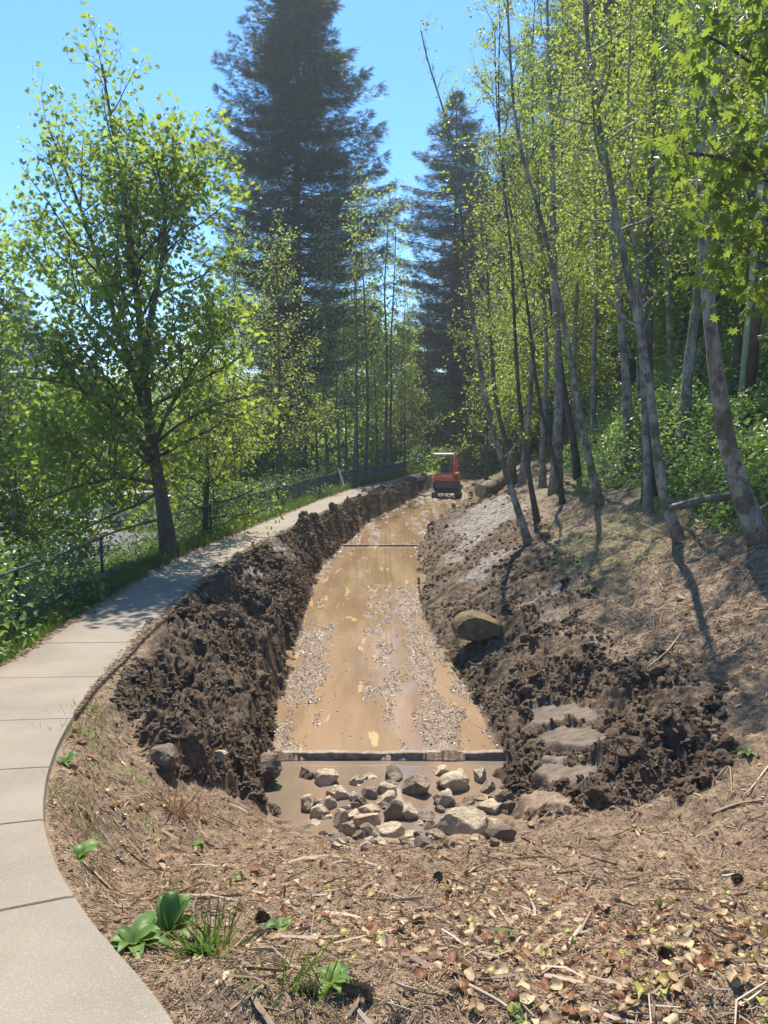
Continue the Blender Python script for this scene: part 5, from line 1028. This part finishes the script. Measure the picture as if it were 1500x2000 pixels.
# ================================================================== VEHICLES on the lot below
M['cdark'] = paint('dark_car_paint', (.035, .05, .06), .2, 0); M['csilver'] = paint('silver_paint', (.45, .47, .48), .25, 0); M['cwhite'] = paint('white_paint', (.75, .76, .76), .25, 0); M['glass'] = simple('car_glass', (.03, .045, .05), .05); M['tyre'] = simple('tyre_rubber', (.02, .02, .02), .8); M['rim'] = simple('alloy_rim', (.4, .4, .4), .3, .7)
def car(name, label, loc, rz, m, kind='sedan'):
    o = thing(name, label, {'sedan': 'car', 'van': 'van', 'pickup': 'pickup truck'}[kind], loc, rz)
    if kind == 'pickup': low = [(-2.7, .55), (-2.7, 1.05), (-.6, 1.08), (-.6, 1.1), (1.2, 1.1), (2.5, 1.0), (2.7, .8), (2.7, .5)]; top = [(-.55, 1.05), (-.4, 1.75), (.55, 1.78), (1.2, 1.08)]; W = 1.0
    elif kind == 'van': low = [(-2.5, .45), (-2.5, 1.2), (1.4, 1.15), (2.3, 1.0), (2.5, .8), (2.5, .4)]; top = [(-2.45, 1.15), (-2.3, 2.1), (.6, 2.1), (1.5, 1.12)]; W = .98
    else: low = [(-2.3, .4), (-2.3, .95), (-1.2, .98), (1.0, .95), (2.1, .8), (2.3, .6), (2.25, .35)]; top = [(-1.7, .93), (-.9, 1.42), (.3, 1.45), (1.1, .93)]; W = .9
    def ext(prof, w0, w1, zb):
        mb = MB(); n = len(prof); zt = max(p[1] for p in prof)
        def ww(z): return w0 + (w1 - w0) * max(0, (z - zb)) / max(.01, zt - zb)
        v = [[a, -ww(b), b] for a, b in prof] + [[a, ww(b), b] for a, b in prof]; mb.addl(v, [list(range(n)), list(range(n, 2 * n))[::-1]] + [[i, n + i, n + (i + 1) % n, (i + 1) % n] for i in range(n)]); return mb
    bevel(ext(low, W, W * .97, .4).build('body', m, o, smooth=False), .09, 3)
    cab = bevel(ext(top, W * .95, W * .78, top[0][1]).build('cabin', m, o), .06, 2)
    for sy in (-1, 1):
        mb = MB(); a = top; k0 = .1; zb, zt = a[0][1] + .1, a[1][1] - .1
        def yy(z): return sy * (W * .95 + (W * .78 - W * .95) * (z - a[0][1]) / (a[1][1] - a[0][1]) + .006)
        x0, x1, x2, x3 = a[0][0] + .22, a[1][0] + .08, a[2][0] - .05, a[3][0] - .25
        mb.addl([[x0, yy(zb), zb], [x3, yy(zb), zb], [x2, yy(zt), zt], [x1, yy(zt), zt]], [[0, 1, 2, 3]]); mb.build('side_window', M['glass'], cab)
    for (p, q, nm) in ((top[2], top[3], 'windscreen'), (top[1], top[0], 'rear_window')):
        mb = MB(); p = np.array(p); q = np.array(q); c0 = p + (q - p) * .14; c1 = p + (q - p) * .86; sx = .008 if nm == 'windscreen' else -.008; w0 = W * .72; w1 = W * .84
        mb.addl([[c0[0] + sx, -w0, c0[1] + .008], [c0[0] + sx, w0, c0[1] + .008], [c1[0] + sx, w1, c1[1] + .008], [c1[0] + sx, -w1, c1[1] + .008]], [[0, 1, 2, 3]]); mb.build(nm, M['glass'], cab)
    for sx in (-1, 1):
        for sy in (-1, 1):
            mb = MB(); mb.tube([[sx * 1.45, sy * (W - .2), .34], [sx * 1.45, sy * (W + .02), .34]], .34, 20); w_ = mb.build('wheel', M['tyre'], o); mb = MB(); mb.tube([[sx * 1.45, sy * (W - .1), .34], [sx * 1.45, sy * (W + .035), .34]], .2, 14); mb.build('rim', M['rim'], w_)
    for sy in (-1, 1):
        mb = MB(); mb.box((2.2 if kind == 'sedan' else 2.5, sy * W * .7, .72), (.16, .34, .14)); mb.build('headlight', M['letter'], o)
        mb = MB(); mb.box((low[0][0] - .005, sy * W * .78, .82), (.05, .25, .16)); mb.build('tail_light', M['orange'], o)
    return o
def lotp(u, v): a = PZ(u, v, LOT); return (a[0], a[1], LOT + .006)
car('parked_car', 'dark car with a bright reflective roof at the left edge of the lot', lotp(12, 1030), R(8), M['cdark'])
car('parked_car', 'silver car nosed behind the dark one, mostly hidden by leaves', lotp(75, 1022), R(-15), M['csilver'])
car('parked_van', 'pale silver van seen through the maple leaves left of its trunk', lotp(270, 1022), R(70), M['csilver'], 'van')
car('pickup_truck', 'white pickup whose tail shows right of the maple trunk', lotp(318, 1020), R(178), M['cwhite'], 'pickup')
car('parked_car', 'white car low behind the maple leaves between the silver car and the van', lotp(178, 1020), R(12), M['cwhite'])
# ================================================================== HAZE
mb = MB(); mb.box((0, 135, 21), (580, 330, 52)); hm = bpy.data.materials.new('haze'); hm.use_nodes = True; t = hm.node_tree; t.nodes.clear()
ou = t.nodes.new('ShaderNodeOutputMaterial'); pv = t.nodes.new('ShaderNodeVolumePrincipled'); pv.inputs['Color'].default_value = (.8, .92, 1, 1); pv.inputs['Density'].default_value = .0010; pv.inputs['Anisotropy'].default_value = .3
t.links.new(pv.outputs[0], ou.inputs['Volume']); hz = mb.build('haze', hm, kind='stuff', label='faint blue summer haze in the air', category='haze')
